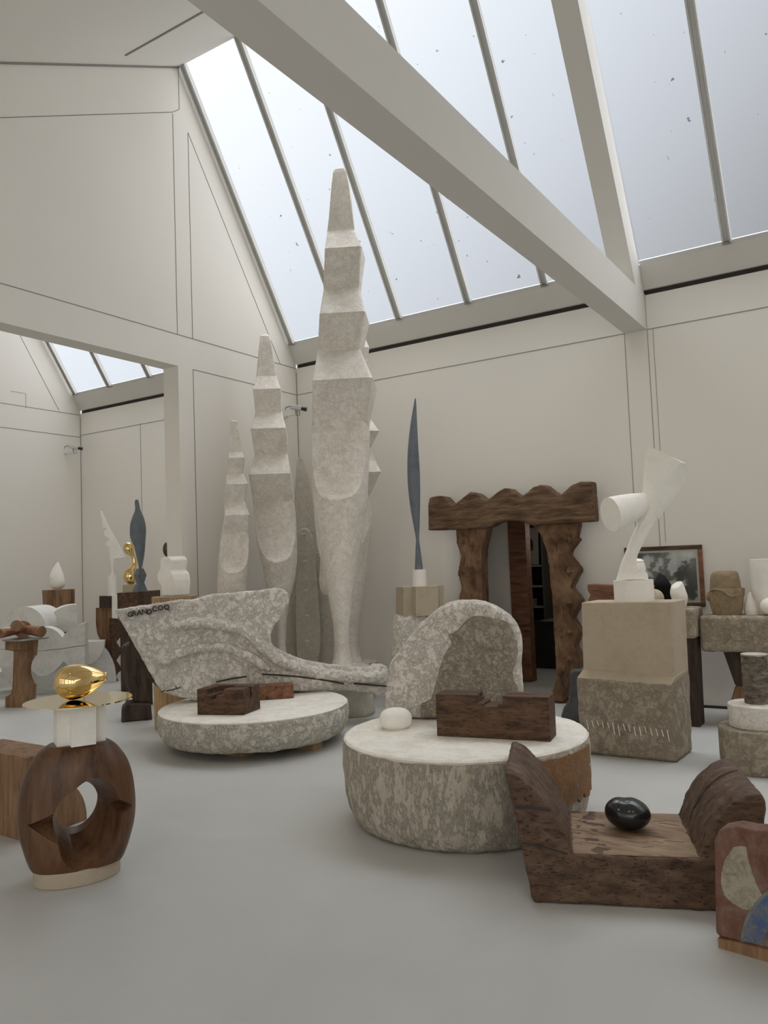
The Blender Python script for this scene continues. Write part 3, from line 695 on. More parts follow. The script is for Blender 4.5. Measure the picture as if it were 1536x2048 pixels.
link('bare_patch', arc_patch(BD, .724, a0, a1, .20, .452, .004, 40, .012), pa_m, t, part_label='brown patch of bare core')
# arched slab
fp_ = Fr(tuple(onZ(850, 1441, .484)), turn=-4)
pts = k4([(30, 1600), (28, 1560), (60, 1300), (75, 1280), (120, 1215), (180, 1130), (250, 1050), (330, 980), (390, 932), (450, 900), (505, 885), (560, 880), (630, 881), (700, 890), (770, 915), (830, 950), (880, 985), (920, 1030), (942, 1080), (955, 1130), (954, 1200), (945, 1300), (955, 1380), (960, 1470), (958, 1660), (340, 1665), (200, 1662), (60, 1640)])
ap = thing('arched_plaster_slab', 'upright round topped plaster slab with a rough speckled face, at the back of the big drum', 'sculpture', tuple(fp_.A))
o = link('slab', slab(fp_, pts, .34), M['plaster_rough'], ap); rough(o, bevel=.03, seg=3, voxel=.014, smooth=3, amp=.012, size=.04)
pts = k4([(270, 1655), (275, 1560), (340, 1530), (370, 1440), (385, 1370), (410, 1290), (430, 1230), (460, 1190), (480, 1160), (460, 1100), (520, 1070), (560, 1020), (600, 985), (660, 970), (730, 985), (800, 995), (860, 1015), (880, 1060), (905, 1130), (925, 1200), (905, 1290), (890, 1340), (885, 1400), (910, 1430), (930, 1500), (930, 1655)])
o = link('rough_face', slab(fp_, pts, .05, .016), M['gneiss'], ap, part_label='darker speckled rough face'); rough(o, voxel=.012, smooth=1, amp=.012, size=.03)
# pebble
def on_px(fr, cx, cy, rx, ry, dr=None, tilt=0, f=None, n=36, m=24):
    c = fr.p(cx, cy); s_ = (fr.p(cx+1, cy)-c).length
    u = fr.u*math.cos(tilt)+Vector((0, 0, 1))*math.sin(tilt); w = Vector((0, 0, 1))*math.cos(tilt)-fr.u*math.sin(tilt)
    return ellipsoid(c, u*rx*s_, fr.n*(dr or rx)*s_, w*ry*s_, n, m, f)
def squash(e):
    def f(p): return tuple(math.copysign(abs(x)**e, x) for x in p)
    return f
fpb = Fr(tuple(onZ(791, 1456, .486)))
solo('white_pebble', 'smooth white oval stone at the left of the big drum', 'stone', on_px(fpb, 791.5, 1438, 32.5, 22.5, 28, f=squash(.86)), M['white'], tuple(fpb.A), angle=180)
# dark notched block
a, b = onZ(874, 1472, .487), onZ(1101, 1484, .487); e = (a-b); n_ = Vector((-e.y, e.x, 0)).normalized()
if n_.dot(Vector((-b.x, -b.y, 0))) > 0: n_ = -n_
zt = onN(872, 1388, a, Vector((-a.x, -a.y, 0)).normalized()).z
q = [Vector((p.x, p.y, .487)) for p in (a, b, b+n_*.17, a+n_*.17)]
nb = solo('notched_beam_block', 'heavy dark wooden block with a notch in its top, on the big drum', 'block', prism(q, [v+Vector((0, 0, zt-.487)) for v in q]), M['wood_dark'], None)
cut(nb, [cutbox(q, .375, .605, -.3, 1.3, zt-.045, zt+.1), cutbox(q, .43, .56, -.3, 1.3, zt-.062, zt+.1), cutbox(q, .36, .42, .55, 1.3, zt-.03, zt+.1), cutbox(q, -.1, 1.1, .42, .5, zt-.012, zt+.1)])
rough(nb, bevel=.008, seg=2)
link('crack', bar(at(q, .55, -.012, zt-.10), at(q, .43, -.012, .535), .004, .010), M['gap'], nb) if False else None

# ================================================================== STEPPED STONE BLOCK + WHITE LEAF FORM
t = thing('stepped_stone_block', 'two tier pale limestone block carrying the white branching plaster form', 'plinth', (-1.75, 6.1, 0))
lo = (-2.135, -1.41); hi = (-2.07, -1.385)
o = link('lower_block', prism([Vector((x, y, z)) for x, y, z in ((-2.13, 5.93, 0), (-1.425, 5.93, 0), (-1.40, 6.32, 0), (-2.10, 6.32, 0))],
                              [Vector((x, y, z)) for x, y, z in ((-2.135, 5.91, .575), (-1.43, 5.905, .555), (-1.385, 6.33, .60), (-2.10, 6.33, .60))]), M['stone_rough'], t)
rough(o, bevel=.015, voxel=.016, smooth=1, amp=.014, size=.09)
zt = onY(1163, 1205, 5.97).z
g1 = prism([Vector(p) for p in ((-2.13, 5.915, .565), (-1.43, 5.91, .545), (-1.39, 6.32, .59), (-2.10, 6.32, .59))],
           [Vector(p) for p in ((-2.085, 5.97, .635), (-1.41, 5.97, .605), (-1.39, 6.3, .63), (-2.08, 6.3, .63))])
o = link('ledge', g1, M['stone'], t); rough(o, bevel=.01)
o = link('upper_block', prism([Vector(p) for p in ((-2.09, 5.97, .60), (-1.415, 5.97, .59), (-1.392, 6.31, .60), (-2.07, 6.31, .60))],
                              [Vector(p) for p in ((-2.075, 5.97, zt), (-1.405, 5.97, zt), (-1.385, 6.31, zt), (-2.06, 6.31, zt))]), M['stone'], t)
rough(o, bevel=.006)
# tooled marks across the lower block
lowb = o if False else t.children[0]
for i in range(16):
    x = -2.06+i*.039; z0 = .265-random.random()*.015-i*.0015
    link('chisel_mark', bar((x, 5.908, z0), (x+.008+.006*random.random(), 5.908, z0-.035-.05*random.random()), .006, .006), M['drum_top'], lowb)
k6 = Px(1180, 860, 4.3146)
cz = onZ(1268, 1200.5, zt); PCc = (cz.x, 6.13)
fl = Fr((onY(1268, 1190, 6.13).x, 6.13, zt))
r_ = (fl.p(1308.6, 1180)-fl.p(1228, 1180)).length/2
zt2 = fl.p(1268, 1160).z
solo('white_cylinder_plinth', 'short white plaster drum between limestone block and branching white form', 'plinth', disc((fl.A.x, fl.A.y), r_, zt, zt2, 64, u=tuple(fl.u), ry=.135), M['white'], tuple(fl.A))
lf = thing('branching_plaster_form', 'white plaster form with a flat ended cylinder and a raised curved blade', 'sculpture', (fl.A.x, fl.A.y, zt2))
def P6(x, y, d=0): 
    q = k6([(x, y)])[0]; return fl.p(*q)+fl.n*d
L_ = [(790, 290), (720, 350), (650, 440), (610, 520), (585, 640), (545, 750), (480, 850), (420, 920)]
R_ = [(832, 285), (846, 345), (800, 470), (740, 565), (640, 700), (570, 800), (500, 890), (440, 950)]
E_ = [(485, 130), (478, 220), (470, 310), (462, 400), (455, 490), (448, 545), (440, 640), (405, 760)]
ring = []
for i in range(8):
    h = .085 if i < 5 else .06-.01*(i-5)
    l, r, e = P6(*L_[i], h*.9), P6(*R_[i], -h*.6), P6(*E_[i], 0)
    ring.append([e+fl.n*.01, (e*.66+l*.34)+fl.n*.045, (e*.33+l*.67)+fl.n*.05, l, r, (e*.33+r*.67)-fl.n*.04, (e*.66+r*.34)-fl.n*.04, e-fl.n*.01])
gblade = rings(ring)
# flat ended cylinder
ca = P6(183, 742, .26); cb = P6(520, 640, -.02); ax = (cb-ca).normalized()
s1 = ax.cross(Vector((0, 0, 1))).normalized(); s2 = s1.cross(ax)
# foreshortened end ellipse: real radius
sc_ = (P6(184, 742)-P6(183, 742)).length
Rr = []
for tt, rr, sh_ in ((0, 150, 0), (.3, 140, 0), (.6, 118, 0), (.85, 88, 0), (1, 60, 0)):
    c = ca.lerp(cb, tt)+Vector((0, 0, (150-rr)*sc_*.45)); Rr.append([c+(s1*math.cos(2*PI*k/40)*.8+s2*math.sin(2*PI*k/40))*rr*sc_ for k in range(40)])
gcyl = rings(Rr)
gst = loft(fl, k6.r([(600, 470, 590), (700, 455, 590), (760, 430, 575), (850, 385, 535), (930, 350, 485), (1000, 325, 450), (1080, 295, 412), (1150, 265, 400), (1220, 245, 412), (1290, 225, 425)]), ratio=.75, n=32, k=2)
link('cylinder_limb', gcyl, M['white'], lf)
link('blade', gblade, M['white'], lf, angle=30)
link('stem', gst, M['white'], lf, angle=50)
link('foot', join(loft(fl, k6.r([(1232, 300, 492), (1260, 300, 500), (1290, 300, 502)]), ratio=.7, n=32), slab(fl, k6([(300, 1150), (415, 1190), (415, 1240), (300, 1290)]), .1, .05)), M['white'], lf)

# ================================================================== BEHIND THE BLOCK
# timber lying against the wall, left of the block
fw = Fr((-2.3, 7.55, 0), yaw=-90)
g = slab(fw, [(1175, 1169), (1236, 1172), (1300, 1172), (1300, 1222), (1176, 1222), (1182, 1212), (1176, 1200), (1181, 1190), (1175, 1180)], .18)
zt_b = fw.p(1236, 1170).z; zb_b = fw.p(1236, 1222).z
t = thing('timber_trestle', 'red brown timber beam with a notched end, behind the limestone block', 'beam', (-2.3, 7.5, 0))
link('beam', g, M['wood_red'], t); link('leg', box(-2.3, -2.12, 7.58, 7.72, 0, zb_b), M['wood_red'], t); link('leg', box(-1.95, -1.8, 7.58, 7.72, 0, zb_b), M['wood_red'], t)
# stone table slab with timber legs
ft = Fr((-1.7, 7.15, 0), yaw=-90)
zs1, zs0 = ft.p(1385, 1217).z, ft.p(1385, 1278).z
xs0, xs1 = ft.p(1265, 1240).x, ft.p(1390, 1240).x
t = thing('stone_stand', 'thick stone slab on dark timber legs behind the limestone block', 'stand', (-1.8, 7.3, 0))
o = link('slab', box(xs0, xs1, 7.15, 7.5, zs0, zs1), M['stone_rough'], t); rough(o, bevel=.015, voxel=.02, smooth=1, amp=.01)
for x_ in (1376, 1290):
    x = ft.p(x_, 1350).x; link('leg', prism([Vector((x-.06, 7.2, 0)), Vector((x+.06, 7.2, 0)), Vector((x+.06, 7.4, 0)), Vector((x-.06, 7.4, 0))], [Vector((x-.02, 7.2, zs0)), Vector((x+.07, 7.2, zs0)), Vector((x+.07, 7.4, zs0)), Vector((x-.02, 7.4, zs0))]), M['wood_black'], t)
k1 = Px(1260, 1060, 9.6)
ff = Fr((-1.75, 7.3, 0)); 
def to_z(fr, g, z): # lets the lowest ring reach the support
    zm = min(v[2] for v in g[0]); return ([Vector((v[0], v[1], z if v[2] < zm+.004 else v[2])) for v in g[0]], g[1])
g = loft(ff, k1.r([(985, 905, 975), (1000, 860, 1005), (1050, 805, 1028), (1120, 780, 1058), (1180, 768, 1078), (1250, 775, 1105), (1320, 800, 1112), (1400, 815, 1100), (1480, 840, 1085), (1510, 860, 1075)]), ratio=.75, n=36, k=2, smooth=True)
o = solo('small_white_torso', 'small white plaster torso cut flat at the shoulder, before the framed picture', 'sculpture', to_z(ff, g, zs1), M['white'], (ff.A.x, ff.A.y, zs1), angle=60)
c = ff.p(*k1([(905, 1065)])[0]); pn = (ff.u*(-.35)+Vector((0, 0, 1))*.8+ff.n*.6).normalized(); 
def bisect(o, co, no):
    bm = bmesh.new(); bm.from_mesh(o.data); co = Vector(co)-o.location
    r = bmesh.ops.bisect_plane(bm, geom=bm.verts[:]+bm.edges[:]+bm.faces[:], plane_co=co, plane_no=no, clear_outer=True)
    es = [e for e in r['geom_cut'] if isinstance(e, bmesh.types.BMEdge)]
    bmesh.ops.edgeloop_fill(bm, edges=es); bm.to_mesh(o.data); bm.free(); o.data.set_sharp_from_angle(angle=math.radians(40))
bisect(o, c+pn*.012, pn)
g = on_px(ff, 1309, 1197.5, 19.5, 19.5); zm = min(v[2] for v in g[0]); dz = zs1-zm
g = ([v+Vector((0, 0, dz*1.0)) for v in g[0]], g[1])
solo('tan_stone_ball', 'mottled tan stone ball half hidden behind the white drum', 'stone', g, M['tan'] if False else plaster('mottled_ball_stone', (.55, .48, .36), (.36, .29, .19), amount=.6, sc=10, bs=.1, pits=.1), (ff.A.x, ff.A.y, zs1), angle=180)
# white head
fh = Fr((-1.98, 7.25, 0))
hd = thing('white_bust', 'smooth white plaster head showing one eye and brow behind the branching form', 'sculpture', (fh.p(1275, 1200).x, 7.25, zs1))
g = loft(fh, [(1117.5, 1270, 1276), (1119, 1265, 1282), (1123, 1261, 1287), (1130, 1257, 1290), (1140, 1255, 1292), (1150, 1256, 1291), (1160, 1258, 1289), (1172, 1262, 1284), (1182, 1263, 1283), (1192, 1261, 1285), (1210, 1259, 1287)], ratio=1.15, n=36, k=3, smooth=True)
link('head', to_z(fh, g, zs1), M['white'], hd, angle=180)
fd_ = (fh.p(1292, 1140)-fh.p(1255, 1140)).length/2*1.12
def hp(x, y, d): return fh.p(*k1([(x, y)])[0])+fh.n*d
link('brow', tube([hp(150, 760, fd_*.93), hp(200, 742, fd_*.85), (hp(250, 742, fd_*.66)), hp(285, 765, fd_*.36)], [.004, .006, .006, .004], 8), M['white'], hd, angle=180)
link('eyelid', ellipsoid(hp(225, 800, fd_*.72), fh.u*.02, fh.n*.014, Vector((0, 0, .010)), 16, 10), M['white'], hd, angle=180)
link('nose', tube([hp(150, 765, fd_*.95), hp(140, 820, fd_*1.08), hp(138, 870, fd_*1.12)], [.005, .008, .010], 8), M['white'], hd, angle=180)
link('hair', loft(fh, [(1117, 1270, 1276), (1118.4, 1264, 1283), (1122.6, 1259.5, 1288.5), (1124, 1262, 1287)], ratio=1.15, n=36), M['white'], hd, angle=60)
# framed picture on the wall
fpz = Fr((-2.0, YB-.035, 0), yaw=-90)
pic = thing('framed_picture', 'framed black and white picture of clouds with a dark angular silhouette, on the back wall', 'picture', (-2.0, YB-.03, .9))
q0 = [fpz.p(*p) for p in k1([(-20, 325), (1400, 275), (1415, 1485)])]
x0, x1, zt_, zb_ = q0[0].x, (q0[1].x+q0[2].x)/2, fpz.p(1406, 1089).z, fpz.p(1407, 1213.5).z
x0 = fpz.p(1248, 1100).x; fw_ = .04
for nm, b_ in (('top', (x0, x1, zt_-fw_, zt_)), ('bottom', (x0, x1, zb_, zb_+fw_)), ('left', (x0, x0+fw_, zb_+fw_, zt_-fw_)), ('right', (x1-fw_, x1, zb_+fw_, zt_-fw_))):
    o = link('frame_rail', box(b_[0], b_[1], YB-.035, YB, b_[2], b_[3]), M['wood_dark'] if nm in ('bottom', 'top') else M['wood_red'], pic); rough(o, bevel=.004)
mt_ = link('mount', box(x0+fw_, x1-fw_, YB-.018, YB-.004, zb_+fw_, zt_-fw_), M['mount'], pic)
def cloud_mat():
    m, nt, b = nmat('cloud_print'); v = coords(nt)
    n = noi(nt, v, 4.5, 8, .55, .15)
    c = ramp(nt, n, [(.44, (.07, .075, .07)), (.50, (.12, .13, .12)), (.53, (.36, .38, .36)), (.66, (.50, .53, .50))])
    nt.links.new(c, b.inputs['Base Color']); b.inputs['Roughness'].default_value = .08; b.inputs['Specular IOR Level'].default_value = .5; return m
link('print', box(x0+fw_+.022, x1-fw_-.022, YB-.022, YB-.017, zb_+fw_+.022, zt_-fw_-.022), cloud_mat(), mt_)
fp3 = Fr((-2.0, YB-.0225, 0), yaw=-90)
link('dark_silhouette', slab(fp3, k1([(465, 1390), (462, 1010), (485, 945), (555, 822), (620, 850), (685, 885), (700, 925), (725, 940), (745, 985), (780, 1035), (790, 1060), (775, 1130), (790, 1250), (800, 1390)]), .002, .001), plain('print_black', (.012, .013, .013), .2), mt_)

# ================================================================== RIGHT HAND STAND
fr_ = Fr((-1.3, 7.25, 0), yaw=-90)
xs0 = fr_.p(1399, 1260).x; zs1, zs0 = fr_.p(1420, 1232).z, fr_.p(1420, 1304).z
rs = thing('stone_slab_stand', 'heavy rough stone slab on a dark waisted timber support, at the right edge', 'stand', (-.9, 7.45, 0))
o = link('slab', box(xs0, -.25, 7.25, 7.75, zs0, zs1), M['stone_rough'], rs); rough(o, bevel=.02, voxel=.018, smooth=1, amp=.016, size=.08)
fr2 = Fr((-1.0, 7.4, 0), yaw=-90)
k3 = Px(1370, 1280, 6.8267)
for pts, mt, nm in (([(512, 180), (755, 190), (820, 640), (685, 625)], M['wood_black'], 'upper_support'), ([(770, 190), (1040, 200), (1010, 640), (825, 640)], M['wood_black'], 'upper_support'), ([(685, 625), (1000, 635), (1100, 1000), (1100, 1060), (580, 1060), (580, 980)], M['wood_mid'], 'lower_support')):
    g = slab(fr2, k3(pts), .28); zm = min(v.z for v in g[0])
    if nm == 'lower_support': g = ([Vector((v.x, v.y, 0 if v.z < zm+.03 else v.z)) for v in g[0]], g[1])
    else: g = ([Vector((v.x, v.y, zs0+.004 if v.z > zs0-.06 else v.z)) for v in g[0]], g[1])
    o = link(nm, g, mt, rs); rough(o, bevel=.012)
# tan stone head
k2 = Px(1360, 1080, 8.7273)
fk = Fr((onZ(1453, 1227, zs1).x, 7.42, zs1))
hk = thing('sandstone_sculpture', 'blocky tan sandstone head with a domed cap, on the right stone slab', 'sculpture', (fk.A.x, fk.A.y, zs1))
g = loft(fk, k2.r([(538, 680, 930), (545, 620, 970), (565, 560, 1000), (600, 530, 1022), (700, 522, 1045), (780, 520, 1060), (850, 518, 1075)]), ratio=.8, e=3, n=40, k=2)
o = link('cap', g, M['tan'], hk, angle=50); rough(o, amp=.012, size=.04)
g = loft(fk, k2.r([(838, 530, 1125), (850, 515, 1135), (975, 505, 1130), (990, 505, 1118), (1060, 510, 1112), (1150, 528, 1105), (1288, 572, 1078)]), ratio=.8, e=3.2, n=40, k=1)
o = link('face', to_z(fk, g, zs1), M['tan'], hk, angle=40); rough(o, amp=.008, size=.05)
def q2(x, y, d): return fk.p(*k2([(x, y)])[0])+fk.n*d
sc_ = (fk.p(1441, 1200)-fk.p(1440, 1200)).length
link('ear', ellipsoid(q2(505, 985, .0), fk.u*6*sc_, fk.n*.05, Vector((0, 0, 10.5*sc_)), 20, 12), M['tan'], hk, angle=180)
hw = .8*36*sc_
link('brow_band', tube([q2(530, 880, hw*.75), q2(600, 850, hw*.92), q2(680, 855, hw*1.0), q2(760, 890, hw*1.02), q2(840, 955, hw*1.02), q2(900, 975, hw), q2(960, 975, hw*.98)], [.008, .012, .012, .012, .012, .01, .006], 8), M['tan'], hk, angle=180)
# white vase shaped torso
fv = Fr((onZ(1525, 1225, zs1).x, 7.45, zs1))
vs = thing('white_cylinder_torso', 'tall white plaster cylinder torso rising between two rounded thighs at the right edge', 'sculpture', (fv.A.x, fv.A.y, zs1))
g = loft(fv, [(1118, 1498, 1552, ), (1123, 1498, 1552), (1160, 1500, 1550), (1184, 1502, 1549), (1198, 1506, 1545), (1210, 1512, 1539), (1224, 1518, 1533)], n=40, k=2)
link('trunk', to_z(fv, g, zs1), M['white'], vs, angle=50)
g = loft(fv, [(1184, 1497, 1503), (1196, 1491, 1509), (1210, 1488, 1515), (1220, 1487, 1519), (1224, 1489, 1519)], n=32, k=2, ratio=.9)
link('thigh', to_z(fv, g, zs1), M['white'], vs, angle=60)
fv2 = Fr((fv.A.x+.02, 7.36, zs1))
g = on_px(fv2, 1537, 1205, 18, 19); g = ([v+Vector((0, 0, zs1-min(w[2] for w in g[0]))) for v in g[0]], g[1])
link('thigh', g, M['white'], vs, angle=180)
# bark cylinder, white disc, stone drum
SD = (-.89, 6.02)
fd = Fr(SD)
zA = .287
RA = (fd.p(1600, 1480)-fd.p(1434, 1480)).length/2
o = solo('stone_drum', 'wide tooled stone drum at the right edge behind the bench', 'plinth', disc(SD, RA, 0, zA, 80, prof=[(0, .96), (.3, 1), (.97, 1), (1, .98)]), M['stone_rough'], SD+(0,)); rough(o, bevel=.006)
RB = RA*.735; zB = zA+.155
o = solo('white_stone_disc', 'pale stone disc stacked on the tooled stone drum', 'plinth', disc(SD, RB, zA, zB, 64, prof=[(0, .98), (.9, 1), (1, .985)]), M['plaster'], SD+(zA,)); rough(o, bevel=.006)
bk = thing('bark_log', 'short upright log with silvery bark and a pale sawn top, on the pale stone disc', 'log', SD+(zB,))
RC = RA*.33; zC = zB+.335
o = link('bark', disc(SD, RC, zB, zC-.008, 40, prof=[(0, .93), (.3, .95), (.6, .98), (1, 1)]), M['bark'], bk, angle=60); rough(o, amp=.012, size=.05)
link('sawn_top', disc(SD, RC*.985, zC-.012, zC, 40), plaster('sawn_end_grain', (.55, .50, .43), (.4, .35, .28), amount=.4, sc=14, bs=.1), bk)
# dark slate by the portal
fsl = Fr((onZ(1150, 1440).x, 6.95, 0))
o = solo('slate_slab', 'dark slate slab standing between portal and limestone block', 'stone', to_z(fsl, slab(fsl, [(1141, 1345), (1150, 1340), (1172, 1342), (1176, 1440), (1150, 1441), (1122, 1438), (1127, 1420), (1139, 1402)], .12), 0), M['slate_dark'], tuple(fsl.A)); rough(o, bevel=.012)

# ================================================================== SLATE BLADE ON ITS STACK
fg = Fr((-4.27, 7.28, 0))
gt = loft(fg, [(1228, 792, 862, .17, .17), (1240, 786, 868, .2, .2), (1300, 782, 874, .22, .22), (1380, 784, 876, .22, .22), (1400, 790, 870, .2, .2)], e=3, n=40, k=3)
zbb = fg.p(825, 1229).z
o = solo('rough_boulder', 'rough pale boulder behind the arched slab, bottom of the slate blade stack', 'stone', to_z(fg, gt, 0), M['plaster_rough'], (fg.A.x, fg.A.y, 0), angle=60); rough(o, amp=.03, size=.1)
PLUS = lambda b: [(-1, -b), (-b, -b), (-b, -1), (b, -1), (b, -b), (1, -b), (1, b), (b, b), (b, 1), (-b, 1), (-b, b), (-1, b)]
g = loft(fg, [(1172, 797, 882), (1229, 797, 882)], plan=PLUS(.55), ratio=1, rot=math.radians(-20))
o = solo('cross_shaped_stone', 'pale cross plan limestone block between boulder and small white cylinder', 'plinth', g, M['stone'], (fg.A.x, fg.A.y, zbb), angle=20)
g = loft(fg, [(1139, 825.5, 853), (1173, 825, 854)], n=36)
solo('white_marble_cylinder', 'small white marble cylinder under the slate blade', 'plinth', g, M['white'], (fg.A.x, fg.A.y, fg.p(840, 1172).z))
g = loft(fg, [(797, 829.6, 831.4), (805, 828, 832.5), (850, 820.5, 834.5), (900, 815.5, 837), (940, 814.5, 839.5), (980, 816.5, 840.5), (1020, 821.5, 840), (1055, 828, 839), (1078, 831.8, 838.2), (1090, 831.5, 839.5), (1115, 830.5, 843), (1140, 829.5, 846)], ratio=.8, n=36, k=3, smooth=True)
solo('slate_sculpture', 'tall slender blue grey slate blade standing upright before the back wall', 'sculpture', g, M['slate'], (fg.A.x, fg.A.y, fg.p(838, 1140).z), angle=60)

# ================================================================== SECURITY CAMERAS
def seccam(c, label, fr, s=1.0):
    t = thing('security_camera', label, 'camera', tuple(c), 'security cameras on the walls')
    u, n, z = fr.u, fr.n, Vector((0, 0, 1)); c = Vector(c)
    ax = (u*.9-z*.22+n*.2).normalized()
    o = link('housing', bar(c-ax*.07*s, c+ax*.075*s, .055*s, .055*s), M['cam_grey'], t); rough(o, bevel=.008)
    link('lens', tube([c+ax*.075*s, c+ax*.10*s, c+ax*.14*s], [.024*s, .024*s, .028*s], 16), M['cam_black'], o)
    link('bracket', tube([c-ax*.0-z*.03*s, c-z*.09*s+u*.01, c-z*.095*s-u*.13*s-n*.08], .008, 8), M['white_metal'], t)
    link('wall_mount', disc((0, 0), .01, 0, .01)if False else tube([c-z*.095*s-u*.13*s-n*.08, c-z*.095*s-u*.135*s-n*.12], .028*s, 14), M['white_metal'], t)
    link('cable', tube([c-ax*.07*s, c-ax*.10*s-z*.005, c-ax*.14*s-z*.03*s, c-ax*.145*s-z*.06*s], .005, 6), M['cam_black'], t)
    link('cable', tube([c+ax*.04*s-z*.03, c+ax*.05*s-z*.09*s, c+ax*.0-z*.10*s, c-ax*.01-z*.03*s], .004, 6), M['cam_black'], t)
fcam = Fr(tuple(onX(590, 816, XL+.20)))
seccam(onX(592, 815, XL+.20), 'grey security camera on a bracket high in the corner above the plaster figures', fcam)
fcam = Fr(tuple(onX(147, 895, XF+.15)))
seccam(onX(147, 894, XF+.15), 'small security camera on the far wall of the left hand room', fcam)

# ================================================================== BENCH
kb = Px(980, 1480, 2.7627)
A0 = onZ(1067, 1806.5); A1 = onZ(1427, 1824)
bu = (A1-A0).normalized(); bn = Vector((bu.y, -bu.x, 0))
fbn = Fr((A0.x, A0.y, 0), yaw=math.degrees(math.atan2(bn.y, bn.x)))
front = kb([(78, 185), (110, 178), (160, 200), (205, 238), (250, 285), (295, 335), (340, 390), (375, 450), (405, 515), (432, 575), (455, 632), (600, 634), (760, 648), (920, 652), (1060, 657), (1165, 661), (1188, 588), (1212, 525), (1253, 450), (1300, 390), (1368, 334), (1430, 306), (1480, 296), (1512, 308), (1526, 350), (1525, 420), (1500, 640), (1440, 950), (1235, 957), (900, 938), (560, 908), (240, 902), (225, 850), (160, 520), (110, 300)])
V = [fbn.p(*p) for p in front]
zmn = min(v.z for v in V); V = [Vector((v.x, v.y, max(v.z, 0))) for v in V]
# depth from the seat's far edge
sf, sb = onN(*kb([(455, 632)])[0], A0, bn), None
dz = sf.z; pb_ = onZ(*kb([(400, 384)])[0], dz)
dep = (pb_-sf).dot(-bn)
dep = max(.3, min(.6, dep))
bench = thing('carved_bench', 'massive dark oak bench with rounded raised ends, front right of the floor', 'bench', tuple(A0))
o = link('body', prism(V, [v-bn*dep for v in V]), M['wood_bench'], bench, angle=30)
rough(o, bevel=.008, seg=2, voxel=.008, smooth=1, amp=.012, size=.05)
print('BENCH', dep, dz)
sl = fbn.p(*kb([(458, 634)])[0]); sr = fbn.p(*kb([(1162, 661)])[0])
link('seat', prism([sl+bn*-.012, sr+bn*-.012, sr-bn*(dep-.01), sl-bn*(dep-.01)], [v+Vector((0, 0, .004)) for v in (sl+bn*-.012, sr+bn*-.012, sr-bn*(dep-.01), sl-bn*(dep-.01))]), M['wood_seat'], bench, part_label='paler worn seat')
# long splits in the wood
def fpb2(x, y, d): return fbn.p(*kb([(x, y)])[0])+bn*d
link('split', tube([fpb2(140, 372, .004), fpb2(230, 372, .005), fpb2(330, 384, .004)], .006, 6), M['gap'], bench)
link('split', tube([fpb2(180, 565, .004), fpb2(300, 590, .004), fpb2(430, 630, .004)], .003, 6), M['gap'], bench)
def dome(x, y, t_): return fbn.p(*kb([(x, y)])[0])
hump = kb([(1188, 588), (1212, 525), (1253, 450), (1300, 390), (1368, 334), (1430, 306), (1480, 296)])
link('split', tube([fbn.p(*p)-bn*(dep*.60)+Vector((0, 0, -.001)) for p in hump[1:]], .006, 6), M['gap'], bench)
for i in range(26):
    s_ = random.random(); d_ = random.random()
    p = fbn.p(*kb([(470+670*s_, 634+22*s_)])[0])-bn*(.04+d_*(dep-.1)); a = random.uniform(-.5, .5); L = random.uniform(.02, .055)
    v = (bu*math.cos(a)+bn*math.sin(a))*L; p.z += .0; link('gouge', bar(p-v, p+v, .004, .004), M['gap'], bench)
# black stone
zc_ = dz+.002
fbs = Fr(tuple(onZ(1256, 1658, zc_)))
def bean(p):
    x, y, z = p; k = 1-.10*math.exp(-((x+.15)/.25)**2)*(1 if z > 0 else 0); return (x*1.0, y, z*k+(.06*x*-1 if z > 0 else 0))
g = on_px(fbs, 1256, 1634.5, 46.5, 32.5, 40, f=bean, tilt=math.radians(-3)); g = ([v+Vector((0, 0, zc_-min(w[2] for w in g[0]))) for v in g[0]], g[1])
solo('black_stone', 'polished black oval stone resting on the dark oak bench', 'stone', g, M['black'], tuple(fbs.A), angle=180)
# painted panel
pA = onZ(1438, 1893); pB = onZ(1500, 1911)
pu = (pB-pA); pu.z = 0; pu.normalize(); pn_ = Vector((pu.y, -pu.x, 0))
fpp = Fr((pA.x, pA.y, 0), yaw=math.degrees(math.atan2(pn_.y, pn_.x)))
pp = thing('painted_panel', 'thick panel painted with rust, cream and blue shapes, lower right corner', 'panel', tuple(pA))
pts = [(1427, 1682), (1438, 1659), (1470, 1654), (1500, 1660), (1560, 1664), (1640, 1672), (1640, 1925), (1536, 1898), (1440, 1875), (1431, 1866)]
def paint_mat():
    m, nt, b = nmat('worn_rust_paint'); v = coords(nt)
    n = noi(nt, v, 9, 10, .7, .5); c = ramp(nt, n, [(.3, (.075, .032, .022)), (.48, (.165, .075, .05)), (.60, (.20, .13, .105)), (.72, (.30, .26, .20))])
    nt.links.new(c, b.inputs['Base Color']); b.inputs['Roughness'].default_value = .8; bump(nt, b, n, .3, .006); return m
def fleck(name, a, bb): 
    m, nt, b = nmat(name); v = coords(nt); n = noi(nt, v, 26, 10, .75, .5)
    nt.links.new(ramp(nt, n, [(.35, bb), (.55, a)]), b.inputs['Base Color']); b.inputs['Roughness'].default_value = .8; return m
o = link('board', slab(fpp, pts, .10), paint_mat(), pp); rough(o, bevel=.008)
link('cream_shape', slab(fpp, kb([(1345, 592), (1385, 585), (1415, 590), (1425, 650), (1445, 720), (1470, 790), (1500, 850), (1530, 885), (1500, 915), (1455, 940), (1400, 935), (1340, 900), (1295, 860), (1275, 790), (1280, 730), (1300, 660)]), .004, .002), fleck('cream_paint', (.36, .33, .25), (.20, .16, .11)), pp, part_label='cream painted shape')
